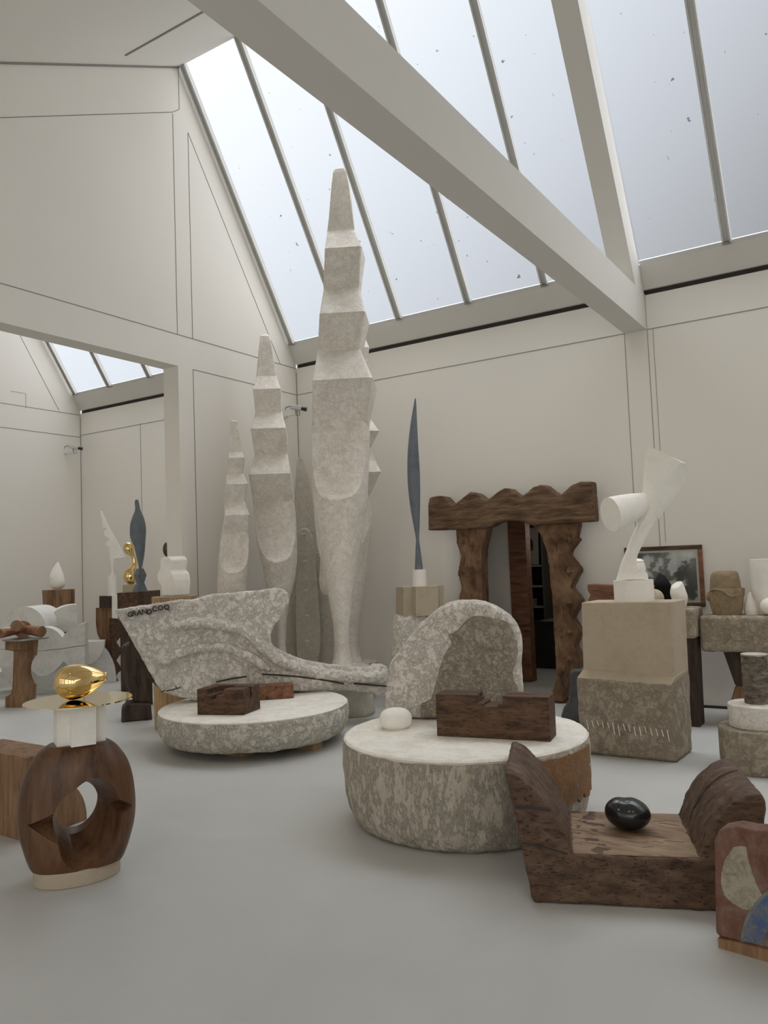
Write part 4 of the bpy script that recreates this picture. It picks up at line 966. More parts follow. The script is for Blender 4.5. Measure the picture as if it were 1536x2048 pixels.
def arc(cx, cy, r0, r1, a0, a1, n=16):
    o_ = [(cx+r1*math.cos(a0+(a1-a0)*i/n), cy-r1*math.sin(a0+(a1-a0)*i/n)) for i in range(n+1)]
    i_ = [(cx+r0*math.cos(a0+(a1-a0)*i/n), cy-r0*math.sin(a0+(a1-a0)*i/n)) for i in range(n, -1, -1)]
    return o_+i_
link('blue_band', slab(fpp, arc(1615, 1888, 85, 127, math.radians(95), math.radians(178)), .004, .003), fleck('blue_paint', (.075, .115, .22), (.20, .19, .17)), pp, part_label='blue curved band')
link('grey_band', slab(fpp, arc(1615, 1888, 127, 134, math.radians(95), math.radians(178)), .004, .0025), fleck('grey_paint', (.20, .21, .19), (.13, .12, .11)), pp)
g = slab(fpp, [(1438, 1874), (1536, 1897), (1640, 1925), (1640, 1950), (1536, 1921), (1440, 1896)], .13, .012)
link('timber_foot', ([Vector((v.x, v.y, max(v.z, 0) if v.z > .02 else 0)) for v in g[0]], g[1]), M['wood_mid'], pp, part_label='brown timber strip at its foot')

# ================================================================== FRONT LEFT STACK
RC_ = onZ(150, 1760); 
fo = Fr((-3.535, 2.555, 0))
rr_ = Px(0, 1300, 3.94)
a, b = fo.p(67, 1745), fo.p(241, 1745); c = (a+b)/2; FC = Vector((c.x, c.y, 0)); fo = Fr(tuple(FC))
hwp = (b-a).length/2
zp = fo.p(120, 1750, .15).z
rot_u = (Matrix.Rotation(math.radians(10), 3, 'Z') @ fo.u)
o = solo('oval_stone_plinth', 'low oval limestone plinth under the pierced wooden base, front left', 'plinth', disc(FC, hwp, 0, zp, 64, u=tuple(rot_u), ry=.15), M['stone'], tuple(FC)); rough(o, bevel=.005)
rows = [(1484, 96, 214, .10, .10), (1490, 86, 224, .115, .115), (1502, 71, 237, .13, .13), (1530, 53, 255, .15, .15), (1565, 40, 265, .16, .16), (1610, 34, 270, .165, .165), (1650, 38, 268, .165, .165), (1690, 49, 258, .16, .16), (1712, 57, 250, .15, .15), (1736, 68, 240, .14, .14)]
g = loft(fo, rows, e=2.4, n=72, k=4, smooth=True)
g = ([Vector((v.x, v.y, max(v.z, zp))) for v in g[0]], g[1])
wr = solo('pierced_wooden_pedestal', 'dark polished wooden base with a round hole carved through it', 'base', g, M['wood_ring'], tuple(FC), angle=40)
# the hole and its wedge-shaped recesses
def ellring(cx, cy, rx, ry, d, tilt=0, n=40, mode=None):
    cc = fo.p(cx, cy); s_ = (fo.p(cx+1, cy)-cc).length; out = []
    for k in range(n):
        a = 2*PI*k/n; X, Y = math.cos(a)*rx, math.sin(a)*ry
        X, Y = X*math.cos(tilt)-Y*math.sin(tilt), X*math.sin(tilt)+Y*math.cos(tilt)
        out.append(cc+fo.u*X*s_+Vector((0, 0, 1))*Y*s_+fo.n*d)
    return out
def frustum(r): return rings(r)
hole = frustum([ellring(152, 1618, 44, 56, -.5, math.radians(-15)), ellring(152, 1618, 44, 56, .5, math.radians(-15))])
front_r = frustum([ellring(156, 1618, 40, 52, -.05, math.radians(-15)), ellring(185, 1636, 66, 99, .17, math.radians(-8)), ellring(187, 1637, 72, 106, .25, math.radians(-8))])
def wedge(xa, xb, yc, h, d0):
    A = fo.p(xa, yc)+fo.n*.10; B = fo.p(xb, yc-h)+fo.n*.20; Cc = fo.p(xb, yc+h)+fo.n*.20; D = fo.p(xb, yc)+fo.n*d0; A2 = fo.p(xa, yc)+fo.n*.20
    return [A, A2, B, Cc, D], [(0, 1, 2), (0, 3, 1), (1, 3, 2), (0, 2, 4), (0, 4, 3), (2, 3, 4)]
cut(wr, [hole, front_r, wedge(58, 165, 1637, 58, .02), wedge(286, 200, 1602, 40, .02)], sharp=32)
zr = fo.p(155, 1484).z
g = loft(fo, [(1401, 102, 216), (1489, 102.5, 215.5)], plan=PLUS(.50), ratio=1.0, rot=math.radians(-9))
zmn_ = min(v.z for v in g[0]); g = ([Vector((v.x, v.y, zr if v.z < zmn_+.02 else v.z)) for v in g[0]], g[1])
c = sum((v for v in g[0]), Vector())/len(g[0]); g = ([Vector((c.x+(v.x-c.x)*.86, c.y+(v.y-c.y)*.86, v.z)) for v in g[0]], g[1])
ztp = max(v.z for v in g[0])
solo('cross_shaped_plaster_block', 'cream cross plan plaster block between pierced base and brass disc', 'plinth', g, M['white'], (FC.x, FC.y, zr), angle=20)
# brass disc
fz_ = onZ(154.5, 1400, ztp)
PCn = Vector((FC.x, FC.y, 0))
a, b = fo.p(45, 1400), fo.p(264, 1400); pr = (b-a).length/2; pc = (a+b)/2
solo('brass_disc', 'thin polished brass disc balanced on the cream cross shaped block', 'disc', disc((pc.x, pc.y), pr, ztp, ztp+.006, 96), M['gold_plate'], (pc.x, pc.y, ztp), angle=30)
# golden head
fgd = Fr((pc.x, pc.y, 0)); zg = ztp+.006
gh = thing('golden_sculpture', 'shiny golden ovoid head lying on the brass disc, front left', 'sculpture', (pc.x, pc.y, zg))
kk = Px(0, 1180, 5.908)
eA, eB = fgd.p(*kk([(632, 1135)])[0]), fgd.p(*kk([(1262, 1015)])[0])
axv = (eB-eA); Ln = axv.length; ax = axv.normalized(); up_ = fgd.n.cross(ax)*-1
if up_.z < 0: up_ = -up_
prof = [(0, 0.02), (.02, .10), (.06, .19), (.12, .262), (.2, .315), (.3, .345), (.4, .345), (.5, .335), (.6, .308), (.7, .268), (.78, .225), (.85, .18), (.9, .145), (.94, .115), (.97, .085), (.99, .05), (1.0, .01)]
R = []
PF = []
for i in range(len(prof)-1):
    for j in range(3):
        t_ = j/3; PF.append((prof[i][0]*(1-t_)+prof[i+1][0]*t_, prof[i][1]*(1-t_)+prof[i+1][1]*t_))
PF = prof
for tt, r in PF:
    sag = -.075*math.sin(PI*min(1, tt*1.1))*0
    c = eA+axv*tt+up_*Ln*(.018-.02*tt)
    R.append([c+(fgd.n*math.cos(2*PI*k/64)*.95+up_*math.sin(2*PI*k/64))*r*Ln for k in range(64)])
g = rings(R); g = ([v+Vector((0, 0, zg-min(w.z for w in g[0]))) for v in g[0]], g[1])
o = link('head', g, M['gold'], gh, angle=180)
m = o.modifiers.new('sub', 'SUBSURF'); m.levels = 2; m.render_levels = 2
tip = eB+Vector((0, 0, zg-min(w.z for w in rings(R)[0])))-ax*.008
link('lip', ellipsoid(tip+up_*.012, ax*.014, fgd.n*.026, up_*.012, 24, 16), M['gold'], gh, angle=180)
link('lip', ellipsoid(tip-up_*.012-ax*.006, ax*.014, fgd.n*.024, up_*.011, 24, 16), M['gold'], gh, angle=180)

# wooden half-round block behind it
B0 = onZ(78, 1688); B1 = onZ(174.5, 1639)
dl = (onZ(39, 1681)-onZ(0, 1670)); dl.z = 0; dl.normalize()
dr = (onZ(174.5, 1639)-onZ(124, 1658)); dr.z = 0; dr.normalize()
hb = onN(64, 1519, B0, Vector((-B0.x, -B0.y, 0)).normalized()).z
Lr = (onZ(174.5, 1639)-B0).length
prof = [(0, 0), (Lr, 0)]
for i in range(1, 9): 
    a = PI/2*i/9; prof.append((Lr*.62+Lr*.38*math.cos(a), hb*.82*math.sin(a)))
prof += [(Lr*.60, hb*.82), (Lr*.60, hb), (0, hb)]
prof = [(0, 0), (Lr, 0), (Lr*.995, hb*.10), (Lr*.975, hb*.2), (Lr*.93, hb*.31), (Lr*.87, hb*.40), (Lr*.79, hb*.48), (Lr*.68, hb*.54), (Lr*.58, hb*.56), (Lr*.58, hb), (0, hb)]
B0 = B1-dr*Lr
Vf = [B0+dr*s_+Vector((0, 0, z)) for s_, z in prof]
o = solo('half_round_wooden_block', 'brown wooden block with a rounded end, behind the pierced base at the left edge', 'block', prism(Vf, [v-dl*.62 for v in Vf]), M['wood_mid'], tuple(B0)); rough(o, bevel=.005)

# ================================================================== LEFT HAND ROOM
k5 = Px(0, 1180, 5.908); kc = Px(0, 980, 3.84); kd = Px(180, 1180, 6.827)
# timber pedestal with the three limbed form
fl1 = Fr(tuple(onZ(38, 1412)))
SQ = [(-1, 0), (0, -1), (1, 0), (0, 1)]
DIA = [(-1, -.1), (.1, -1), (1, .1), (.1, 1)]
SQR = [(-1, .08), (.12, 1), (1, -.08), (-.12, -1)]
g = loft(fl1, [(q[0], q[1], q[2]) for q in k5.r([(585, 58, 455), (690, 58, 450), (692, 60, 448), (712, 160, 446), (775, 159, 440), (800, 158, 415), (850, 156, 385), (900, 155, 370), (950, 154, 368), (1000, 153, 372), (1060, 150, 390), (1110, 146, 415), (1128, 145, 432), (1215, 130, 430), (1245, 62, 428), (1362, 58, 425)])], plan=SQR, ratio=.9)
zpt = max(v.z for v in g[0]); zmn_ = min(v.z for v in g[0])
o = solo('waisted_wooden_pedestal', 'brown wooden pedestal with a waisted neck, left edge, under the three limbed form', 'pedestal', ([Vector((v.x, v.y, 0 if v.z < zmn_+.01 else v.z)) for v in g[0]], g[1]), M['wood_mid'], tuple(fl1.A), angle=25); rough(o, bevel=.006)
a, b = fl1.p(4, 1278), fl1.p(98, 1278); c = (a+b)/2
solo('metal_disc', 'thin grey metal disc on top of the waisted wooden pedestal', 'disc', disc((c.x, c.y), (b-a).length/2, zpt, zpt+.012, 56), M['steel'], (c.x, c.y, zpt))
z0 = zpt+.012
li = thing('three_limbed_form', 'polished reddish wooden form with three log like limbs on the grey disc', 'sculpture', (c.x, c.y, z0))
sc_ = (fl1.p(41, 1265)-fl1.p(40, 1265)).length
def L5(x, y, d=0): 
    q = k5([(x, y)])[0]; return fl1.p(*q)+fl1.n*d
jn = L5(270, 470, -.15)
for i, (x, y, r, d, jx) in enumerate(((190, 415, 72, .14, (300, 470, -.16)), (490, 487, 74, .10, (290, 470, -.12)), (0, 510, 62, .10, (240, 480, -.12)))):
    e = L5(x, y, d); j = L5(*jx); r_m = r/5.908*sc_
    e.z = max(e.z, z0+r_m*1.0)
    j.z = max(j.z, z0+r_m)
    lm = link('limb', tube([j, j.lerp(e, .5), e], [r_m*.75, r_m*.85, r_m], 28), M['copper'], li, angle=50)
    dd = (e-j).normalized(); link('cut_face', tube([e, e+dd*.003], r_m*.97, 28), M['wood_mid'], lm, part_label='sawn end of the limb')
link('trunk', tube([jn+fl1.n*.08, jn-fl1.n*.25], [.10, .09], 24), M['copper'], li, angle=50)
# white scroll blocks
fS = Fr((-9.35, 6.9, 0), yaw=-22)
vx = Vector((-.42, .10, 0))
def circ_pts(cx, cy, r, a0, a1, n=14, ry=None):
    ry = ry or r
    return [(cx+r*math.cos(math.radians(a0+(a1-a0)*i/n)), cy-ry*math.sin(math.radians(a0+(a1-a0)*i/n))) for i in range(n+1)]
fS1 = Fr((-8.95, 6.55, 0), turn=-6)
A_arch = circ_pts(290, 445, 248, 180, 0, 20)
zm1 = fS1.p(100, 1255).z
back = -fS1.n*.42+fS1.u*.18
o = solo('arched_plaster_block', 'white plaster half round block with an arched top, behind the waisted pedestal', 'block', slab_dir(fS1, k5([(-60, 445)]+A_arch[1:]+[(540, 446)]), back), M['marble'], (fS1.A.x, fS1.A.y, fS1.p(50, 1268).z), angle=25)
fS2 = Fr((-8.99, 6.90, 0), turn=-6)
qc = [(915-360*math.sin(math.radians(a)), 170+250-250*math.cos(math.radians(a))) for a in range(0, 91, 9)][::-1]
o = solo('quarter_curved_plaster_block', 'white plaster block with a quarter curve sweeping up to a square corner', 'block', slab_dir(fS2, k5(qc+[(915, 480), (555, 520)]), -fS2.n*.35-fS2.u*.08), M['marble'], (fS2.A.x, fS2.A.y, fS2.p(100, 1268).z), angle=25)
fS3 = Fr((-8.80, 6.50, 0), turn=-6)
a1_ = [(735-245*math.sin(math.radians(a)), 440+125-125*math.cos(math.radians(a))) for a in range(0, 91, 9)]
W = [(490, 440), (560, 443), (620, 460), (670, 488), (710, 525), (735, 565), (770, 515), (820, 463), (880, 425), (940, 402), (1000, 390)]
o = solo('double_curved_plaster_block', 'white plaster block with a valley between two curves, right of the arched block', 'block', slab_dir(fS3, k5(W+[(1000, 655), (900, 662), (740, 693), (620, 700), (500, 720), (20, 700), (20, 448), (490, 448)]), -fS3.n*.24+fS3.u*.02), M['marble'], (fS3.A.x, fS3.A.y, fS3.p(100, 1300).z), angle=25)
lw = [(20, 704), (500, 724), (620, 706), (740, 699), (900, 668), (1002, 661), (1002, 895), (930, 915), (860, 910), (800, 885), (750, 842), (700, 900), (640, 960), (570, 1005), (500, 1022), (440, 1015), (400, 985), (375, 940), (372, 890), (390, 820), (440, 770), (60, 770), (20, 900)]
o = solo('scalloped_plaster_block', 'cracked white plaster block with rounded scallops beneath, carrying the curved blocks', 'block', slab_dir(fS3, k5([(-30, 706), (500, 724), (620, 706), (740, 699), (900, 668), (1002, 661), (1002, 895), (930, 915), (860, 910), (800, 885), (750, 842), (700, 900), (640, 960), (570, 1005), (500, 1022), (440, 1010), (390, 960), (-10, 880)]), -fS3.n*.24+fS3.u*.02), M['marble'], (fS3.A.x, fS3.A.y, fS3.p(100, 1350).z), angle=25)
fS4 = Fr((-9.12, 6.83, 0), turn=-6)
g = slab_dir(fS4, k5([(-20, 800), (20, 960), (80, 1080), (160, 1150), (300, 1195), (640, 1180), (700, 1100), (1010, 1050), (1010, 800)]), -fS4.n*.3)
zmn_ = min(v.z for v in g[0]); g = ([Vector((v.x, v.y, 0 if v.z < zmn_+.05 else v.z)) for v in g[0]], g[1])
o = solo('shaded_plaster_footing', 'rounded plaster footing on the floor under the scalloped block', 'block', g, M['marble'], (fS4.A.x, fS4.A.y, 0), angle=25)
fS5 = Fr(tuple(onZ(205, 1366)), turn=-6)
g = slab_dir(fS5, k5([(1008, 612), (1120, 603), (1238, 598), (1228, 690), (1280, 750), (1320, 820), (1350, 910), (1362, 1000), (1370, 1083), (1262, 1098), (1020, 1100), (1008, 890)]), -fS5.n*.3)
t = thing('shell_shaped_plaster_block', 'white plaster block with fan curves standing on the floor, right of the scalloped block', 'block', tuple(fS5.A))
link('body', ([Vector((v.x, v.y, max(0, v.z))) for v in g[0]], g[1]), M['marble'], t, angle=25)
link('fan', slab(fS5, k5([(1012, 614), (1232, 604), (1226, 690), (1195, 760), (1140, 830), (1080, 870), (1012, 892)]), .03, .03), M['white'], t)
link('fan', slab(fS5, k5([(1015, 898), (1060, 892), (1110, 915), (1150, 960), (1170, 1040), (1160, 1098), (1015, 1098)]), .03, .02), M['marble'], t)
# second block seen at the left edge
solo('plaster_slab', 'low white plaster slab at the far left edge on the floor', 'block', box(-10.9, -10.3, 5.9, 6.6, 0, .22), M['marble'], (-10.6, 6.2, 0))
# bud on its cross shaped wood stack
fB = Fr((-9.85, 7.25, 0))
g = loft(fB, kc.r([(765, 335, 562), (905, 342, 562)]), plan=PLUS(.6), ratio=1, rot=math.radians(-14))
zcb = min(v.z for v in g[0]); zct = max(v.z for v in g[0])
t = thing('cross_shaped_wooden_stand', 'brown wooden stand with a cross plan head, behind the white blocks', 'stand', (fB.A.x, fB.A.y, 0))
link('head', g, M['wood_mid'], t, angle=20); link('stem', box(fB.p(450, 1).x*0+fB.A.x-.14, fB.A.x+.14, 7.1, 7.38, 0, zcb), M['wood_dark'], t)
c_ = fB.p(*kc([(443, 770)])[0])
for v in t.children[1].data.vertices: v.co += Vector((c_.x-fB.A.x, c_.y-fB.A.y, 0))
g = loft(fB, kc.r([(545, 428, 446), (560, 415, 455), (590, 402, 466), (620, 390, 478), (660, 381, 491), (690, 378, 499), (715, 379, 502), (735, 385, 498), (750, 396, 486), (762, 415, 470)]), n=36, k=3, smooth=True)
g = to_z(fB, g, zct)
o = solo('white_marble_bud', 'small white marble bud with a slanting cut face on the cross plan wooden stand', 'sculpture', g, M['white'], (c_.x, c_.y, zct), angle=180)
pn = (-fB.u*.75+Vector((0, 0, .5))+fB.n*.5).normalized(); bisect(o, fB.p(*kc([(425, 610)])[0])+fB.n*.035, pn)
# small white crest
fC = Fr((-9.31, 7.43, 0))
pts = kc([(771, 162), (786, 168), (800, 205), (822, 250), (870, 340), (920, 430), (967, 520), (880, 530), (872, 575), (872, 620), (878, 655), (850, 656), (856, 620), (852, 570), (838, 495), (848, 488), (832, 474), (845, 447), (812, 424), (818, 400), (842, 385), (834, 375), (797, 350), (802, 310), (822, 300), (784, 290), (788, 262)])
g = slab(fC, pts, .08, .04)
zz = fC.p(860, 1).z
t = thing('small_zigzag_form', 'small white plaster form with a saw toothed edge on a slim white cylinder', 'sculpture', tuple(fC.p(*kc([(862, 656)])[0])))
rough(link('body', g, M['white'], t, angle=25), bevel=.006)
g = loft(fC, kc.r([(655, 826, 893), (812, 822, 897)]), n=36)
solo('slim_white_cylinder', 'slim white plaster cylinder under the small zigzag form', 'plinth', g, M['white'], tuple(fC.p(*kc([(862, 812)])[0])))
# brass double form on stone
fP = Fr((-8.2, 7.0, 0))
g = loft(fP, kc.r([(402, 975, 1000), (408, 960, 1015), (425, 950, 1025), (450, 946, 1030), (475, 955, 1030), (492, 975, 1032), (505, 1000, 1038), (530, 1013, 1048), (560, 1015, 1050), (580, 1005, 1050), (600, 975, 1050), (625, 955, 1055), (660, 946, 1058), (690, 952, 1055), (710, 970, 1045), (724, 990, 1025)]), n=36, k=3, smooth=True)
solo('golden_double_form', 'shiny golden form of two rounded swellings behind the slate bird', 'sculpture', g, M['gold'], tuple(fP.p(*kc([(1005, 724)])[0])), angle=180)
g = loft(fP, kc.r([(727, 944, 1045), (790, 942, 1048)]), plan=[(-1, -1), (1, -1), (1, 1), (-1, 1)], ratio=.8)
zst = min(v.z for v in g[0])
solo('small_stone_block', 'small pale stone block under the golden double form', 'plinth', g, M['stone'], tuple(fP.p(*kc([(995, 790)])[0])), angle=20)
c_ = fP.p(*kc([(995, 790)])[0]); solo('hidden_stand', 'plain stand supporting the small stone block behind the dark beam', 'stand', obox(c_, fP.u, fP.n, .12, .12, 0, zst), M['wood_black'], (c_.x, c_.y, 0))
# dark beam across with the slate bird
fD = Fr((-7.15, 6.1, 0))
zt_ = fD.p(*kc([(1057, 783)])[0]).z; zb_ = fD.p(*kc([(1057, 915)])[0]).z
q = [fD.p(*kc([(898, 787)])[0]), fD.p(*kc([(1057, 787)])[0])]
dv = Vector((.45, 1.05, 0)).normalized()
# far end of the beam seen at (1238, 770)
r3 = onZ(*kc([(1238, 772)])[0], zt_) if abs(ray(*kc([(1238, 772)])[0]).z) > 1e-4 else q[1]
bw = [Vector((q[0].x, q[0].y, zb_)), Vector((q[1].x, q[1].y, zb_))]
far = fD.p(*kc([(1238, 787)])[0])-fD.n*.55; ex = Vector((far.x-q[1].x, far.y-q[1].y, 0))
bw += [bw[1]+ex, bw[0]+ex]
o = solo('dark_squared_beam', 'dark squared timber beam carrying the slate bird in the opening', 'beam', prism(bw, [v+Vector((0, 0, zt_-zb_)) for v in bw]), M['wood_dark'], tuple(bw[0]), angle=20); rough(o, bevel=.006)
pq = fD.p(*kc([(1110, 900)])[0])-fD.n*.16
link('support_post', obox(pq, fD.u, fD.n, .07, .07, 0, zb_), M['wood_black'], o)
fM = Fr((fD.A.x-.03, fD.A.y+.10, 0))
g = loft(fM, kc.r([(603, 1050, 1102), (652, 1026, 1126), (712, 1047, 1108), (778, 1014, 1136)]), plan=[(-1, -.2), (.2, -1), (1, .2), (-.2, 1)], ratio=1)
zmn_ = min(v.z for v in g[0]); g = ([Vector((v.x, v.y, zt_ if v.z < zmn_+.01 else v.z)) for v in g[0]], g[1])
sb = thing('slate_bird', 'smooth blue grey slate bird form with raised neck on a faceted foot', 'sculpture', (fM.A.x, fM.A.y, zt_))
link('faceted_foot', g, M['slate'], sb, angle=15)
g = loft(fM, kc.r([(74, 1042, 1056), (80, 1037, 1062), (100, 1034, 1068), (130, 1037, 1074), (160, 1035, 1082), (200, 1018, 1100), (250, 1002, 1115), (300, 996, 1122), (350, 998, 1121), (390, 1008, 1118), (420, 1025, 1116), (440, 1032, 1115), (480, 1040, 1111), (530, 1052, 1104), (580, 1062, 1092), (605, 1066, 1088)]), ratio=.85, n=36, k=3, smooth=True)
link('body', g, M['slate'], sb, angle=180)
# trunk pedestal and cream double cylinder form
TP = onZ(345, 1464); 
fT = Fr((TP.x-.08, TP.y+.28, 0))
a, b = fT.p(303, 1200), fT.p(395, 1200); c = (a+b)/2; rT = (b-a).length/2
zT = fT.p(349, 1192).z
t = thing('trunk_pedestal', 'pale cylindrical tree trunk pedestal behind the lying plaster bird', 'pedestal', (c.x, c.y, 0))
o = link('trunk', disc((c.x, c.y), rT, 0, zT-.006, 56, prof=[(0, .97), (.5, .99), (1, 1)]), M['wood_light'], t, angle=60)
link('top_face', disc((c.x, c.y), rT*.99, zT-.008, zT, 56), plaster('grey_cut_wood', (.36, .33, .28), (.26, .23, .19), amount=.4, sc=9, bs=.1), t)
fE = Fr((c.x-.02, c.y-.02, 0), turn=-48)
cp = [(1238, 527), (1290, 517), (1310, 545), (1308, 590), (1300, 625), (1322, 650), (1332, 700), (1330, 760), (1322, 822), (1245, 822), (1238, 770), (1236, 742), (1212, 715), (1204, 670), (1212, 640), (1228, 610), (1226, 560)]
pts = kc(cp)
V = [fE.p(*p) for p in pts]
# push so that the base stands on the trunk
zm = min(v.z for v in V); V = [v+Vector((0, 0, zT-zm)) for v in V]
mv = Fr((c.x, c.y, 0)); ext = mv.u*.165-mv.n*.05
off = -(sum(V, Vector())/len(V)+ext*.5-Vector((c.x, c.y, 0))); off.z = 0
cc = thing('cream_double_cylinder', 'cream stone form like two stacked cylinders on the tree trunk pedestal', 'sculpture', (c.x, c.y, zT))
o = link('body', prism(V, [v+ext for v in V]), M['white'], cc, angle=45)
rough(o, voxel=.009, smooth=3)
# dark bronze oval glimpsed behind the jamb
fO = Fr((-7.6, 7.3, 0)); g = on_px(fO, *kc([(1290, 455)])[0], 10.5, 16)
solo('dark_bronze_disc', 'dark polished oval form half hidden by the jamb of the opening', 'sculpture', g, plain('dark_bronze', (.10, .085, .05), .3, metal=.8), tuple(fO.p(*kc([(1290, 520)])[0])), angle=180)
c_ = fO.p(*kc([(1290, 515)])[0]); solo('slim_pedestal', 'slim pale pedestal under the dark oval form beside the jamb', 'pedestal', obox(c_, fO.u, fO.n, .05, .05, 0, c_.z), M['stone'], (c_.x, c_.y, 0))
# zigzag sided pillar: brown lit face, darker wood painting shade on the right face
zc3 = Vector((-9.25, 7.35, 0))
pil = thing('scalloped_wooden_pillar', 'tall brown wooden pillar with scalloped sides under the dark beam, left of the lying bird', 'pedestal', tuple(zc3))
fL = Fr(tuple(zc3), turn=-35); fRt = Fr(tuple(zc3), turn=35)
ygr = 1352
o = link('left_face', slab(fL, kd([(78, 245), (298, 240), (300, 840), (352, 1168), (330, 1060), (300, 960), (240, 860), (200, 745), (140, 690), (100, 600), (80, 480)]), .06), M['wood_mid'], pil)
o = link('right_face', slab(fRt, kd([(296, 385), (385, 390), (440, 480), (500, 590), (545, 735), (520, 690), (470, 655), (420, 635), (360, 710), (430, 810), (420, 880), (400, 905), (360, 960), (400, 1020), (440, 1080), (360, 1170), (350, 1165), (300, 840)]), .06), M['wood_dark'], pil)
link('foot', slab(Fr(tuple(zc3)), kd([(350, 1165), (440, 1085), (475, 1232), (390, 1240)]), .15), M['marble'], pil, part_label='pale plaster foot')
o = solo('white_upright_block', 'narrow white upright block between the dark blocks in the opening', 'block', slab(Fr(tuple(zc3)), kd([(299, 80), (374, 80), (376, 388), (299, 386)]), .12, .02), M['white'], (zc3.x, zc3.y, 1.0))
o = solo('small_dark_block', 'small dark wooden block under the slim white cylinder', 'block', slab(Fr(tuple(zc3)), kd([(127, 84), (299, 84), (299, 243), (127, 243)]), .24, .02), M['wood_black'], (zc3.x, zc3.y, 1.0))
# dark carved pedestal
fK = Fr(tuple(onZ(275, 1441)))
dp = thing('dark_carved_pedestal', 'blackened carved wooden pedestal with a block foot, left of the low plaster slab', 'pedestal', tuple(fK.A))
b1 = kd([(425, 810), (450, 770), (510, 740), (560, 700), (640, 700), (700, 800), (790, 1100), (840, 1300), (840, 1560), (600, 1545), (570, 1480), (530, 1400), (480, 1250), (440, 1060), (420, 900)])
o = link('body', slab(fK, b1, .26, -.02), M['wood_black'], dp); rough(o, bevel=.015, voxel=.014, smooth=2)
b2 = kd([(430, 1640), (445, 1610), (480, 1590), (482, 1555), (640, 1540), (830, 1545), (850, 1760), (830, 1780), (640, 1798), (425, 1768)])
g = slab(fK, b2, .3, .04); g = ([Vector((v.x, v.y, max(0, v.z) if v.z > .03 else 0)) for v in g[0]], g[1])
o = link('foot', g, M['wood_black'], dp); rough(o, bevel=.015)
for pts in ([(505, 770), (512, 1030)], [(565, 1050), (575, 1190)], [(760, 1560), (765, 1770)]):
    link('groove', tube([fK.p(*p)+fK.n*.045 for p in kd(pts)], .006, 6), M['gap'], dp)
o = link('slot', slab(fK, kd([(570, 1190), (610, 1195), (665, 1370), (630, 1385)]), .03, .005), M['gap'], dp)

# ================================================================== LIGHT
ZEN, BACKFILL, SIDEFILL = 4.0, .7, 9.0
W_ = bpy.data.worlds.new('overcast_sky'); S.world = W_; W_.use_nodes = True
nt = W_.node_tree; bg = nt.nodes['Background']
tc = nt.nodes.new('ShaderNodeTexCoord'); sx = nt.nodes.new('ShaderNodeSeparateXYZ'); nt.links.new(tc.outputs['Generated'], sx.inputs[0])
def mth(op, a, b_):
    m = nt.nodes.new('ShaderNodeMath'); m.operation = op
    for i, v in enumerate((a, b_)):
        if isinstance(v, (int, float)): m.inputs[i].default_value = v
        else: nt.links.new(v, m.inputs[i])
    return m.outputs[0]
# brighter upwards and towards -X; unseen +X lobe and warm side behind the viewer added as fill
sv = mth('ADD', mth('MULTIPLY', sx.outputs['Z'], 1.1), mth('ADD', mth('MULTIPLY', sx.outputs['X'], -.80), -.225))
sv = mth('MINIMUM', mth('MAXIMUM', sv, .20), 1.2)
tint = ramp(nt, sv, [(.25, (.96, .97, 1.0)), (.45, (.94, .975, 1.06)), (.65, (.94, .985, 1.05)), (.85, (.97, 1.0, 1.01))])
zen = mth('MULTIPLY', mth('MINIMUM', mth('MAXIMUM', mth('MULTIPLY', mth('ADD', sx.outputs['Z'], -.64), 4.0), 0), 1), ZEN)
zen = mth('ADD', mth('ADD', zen, mth('MULTIPLY', mth('MAXIMUM', mth('ADD', sx.outputs['X'], -.03), 0), SIDEFILL)), 1.0)  # bright lobe out of view at +X, added to light the left wall
bk_ = mth('MULTIPLY', mth('MAXIMUM', mth('MULTIPLY', sx.outputs['Y'], -1), 0), BACKFILL)
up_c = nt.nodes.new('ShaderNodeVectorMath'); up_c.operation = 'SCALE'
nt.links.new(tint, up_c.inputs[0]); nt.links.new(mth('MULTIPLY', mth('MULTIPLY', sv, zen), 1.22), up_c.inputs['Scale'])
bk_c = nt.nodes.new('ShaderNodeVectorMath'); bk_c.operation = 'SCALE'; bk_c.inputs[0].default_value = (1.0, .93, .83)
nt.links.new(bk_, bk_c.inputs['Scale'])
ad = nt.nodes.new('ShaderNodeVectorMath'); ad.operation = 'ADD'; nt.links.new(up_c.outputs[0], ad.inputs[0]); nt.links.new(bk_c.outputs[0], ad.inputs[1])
nt.links.new(ad.outputs[0], bg.inputs['Color']); bg.inputs['Strength'].default_value = 1.0
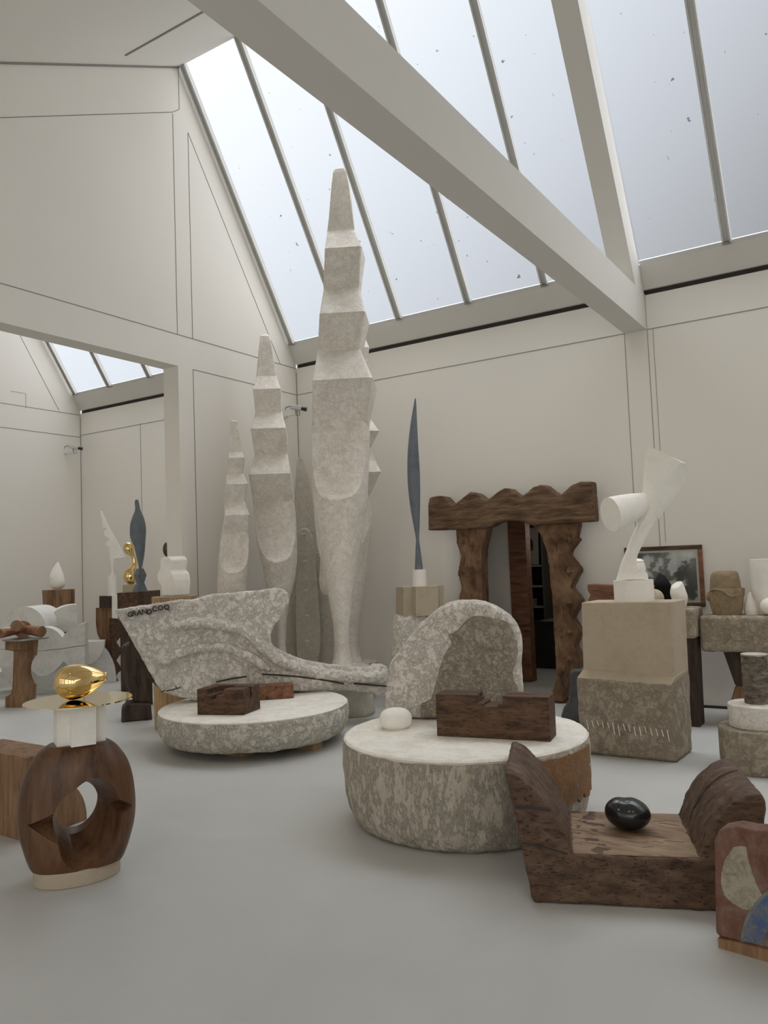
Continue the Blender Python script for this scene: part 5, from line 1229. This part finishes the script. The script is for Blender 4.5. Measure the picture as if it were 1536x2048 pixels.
def portal(name, c, n, up, w, h):
    l = bpy.data.lights.new(name, 'AREA'); l.shape = 'RECTANGLE'; l.size = w; l.size_y = h; l.cycles.is_portal = True
    o = bpy.data.objects.new(name, l); COL.objects.link(o)
    z = -Vector(n).normalized(); y = Vector(up).normalized(); x = y.cross(z)
    o.matrix_world = Matrix((x, y, z)).transposed().to_4x4(); o.location = c
gl = (GT-GB).length; gc = (GT+GB)/2
for x0, x1 in ((XL, XR), (XF, XL-.235)):
    portal('skylight_portal', Vector(((x0+x1)/2, gc.y, gc.z))+GN*.10, -GN, GD, x1-x0, gl)
portal('gallery_portal', Vector(((XF+XR)/2, YN-.2, 2.1)), (0, 1, 0), (0, 0, 1), XR-XF, 3.2)
# the gallery's ceiling spots
def spot(x, y, z, tx, ty, tz, e, ang=70, col=(1, .86, .68), r=.045):
    l = bpy.data.lights.new('ceiling_spot', 'SPOT'); l.energy = e; l.color = col; l.spot_size = math.radians(ang); l.spot_blend = .6; l.shadow_soft_size = r
    o = bpy.data.objects.new('ceiling_spot', l); COL.objects.link(o); o.location = (x, y, z)
    o.rotation_euler = (Vector((tx, ty, tz))-Vector((x, y, z))).to_track_quat('-Z', 'Y').to_euler()
SP = 28
for (x, y, tx, ty) in ((-7.0, .9, -7.5, 5.5), (-4.6, .9, -4.8, 6.0), (-2.6, .9, -2.6, 5.5), (.2, .9, -1.2, 6.0), (1.8, 1.2, -.8, 6.5), (-9.4, .9, -9.0, 6.0)):
    spot(x, y, 4.3, tx, ty, .8, SP)
lp = bpy.data.lights.new('annex_fill', 'POINT'); lp.energy = 5; lp.color = (1, .93, .84); lp.shadow_soft_size = .12  # added fill for the room behind the portal, no lamp known there
lo_ = bpy.data.objects.new('annex_fill', lp); COL.objects.link(lo_); lo_.location = (-3.45, 9.7, 1.8)
V_ = S.view_settings; V_.view_transform = 'Standard'; V_.look = 'None'; V_.gamma = 1; V_.use_curve_mapping = False; V_.exposure = 0.07
S.cycles.max_bounces = 10; S.cycles.diffuse_bounces = 6; S.cycles.transparent_max_bounces = 12
S.cycles.sample_clamp_indirect = 6.0
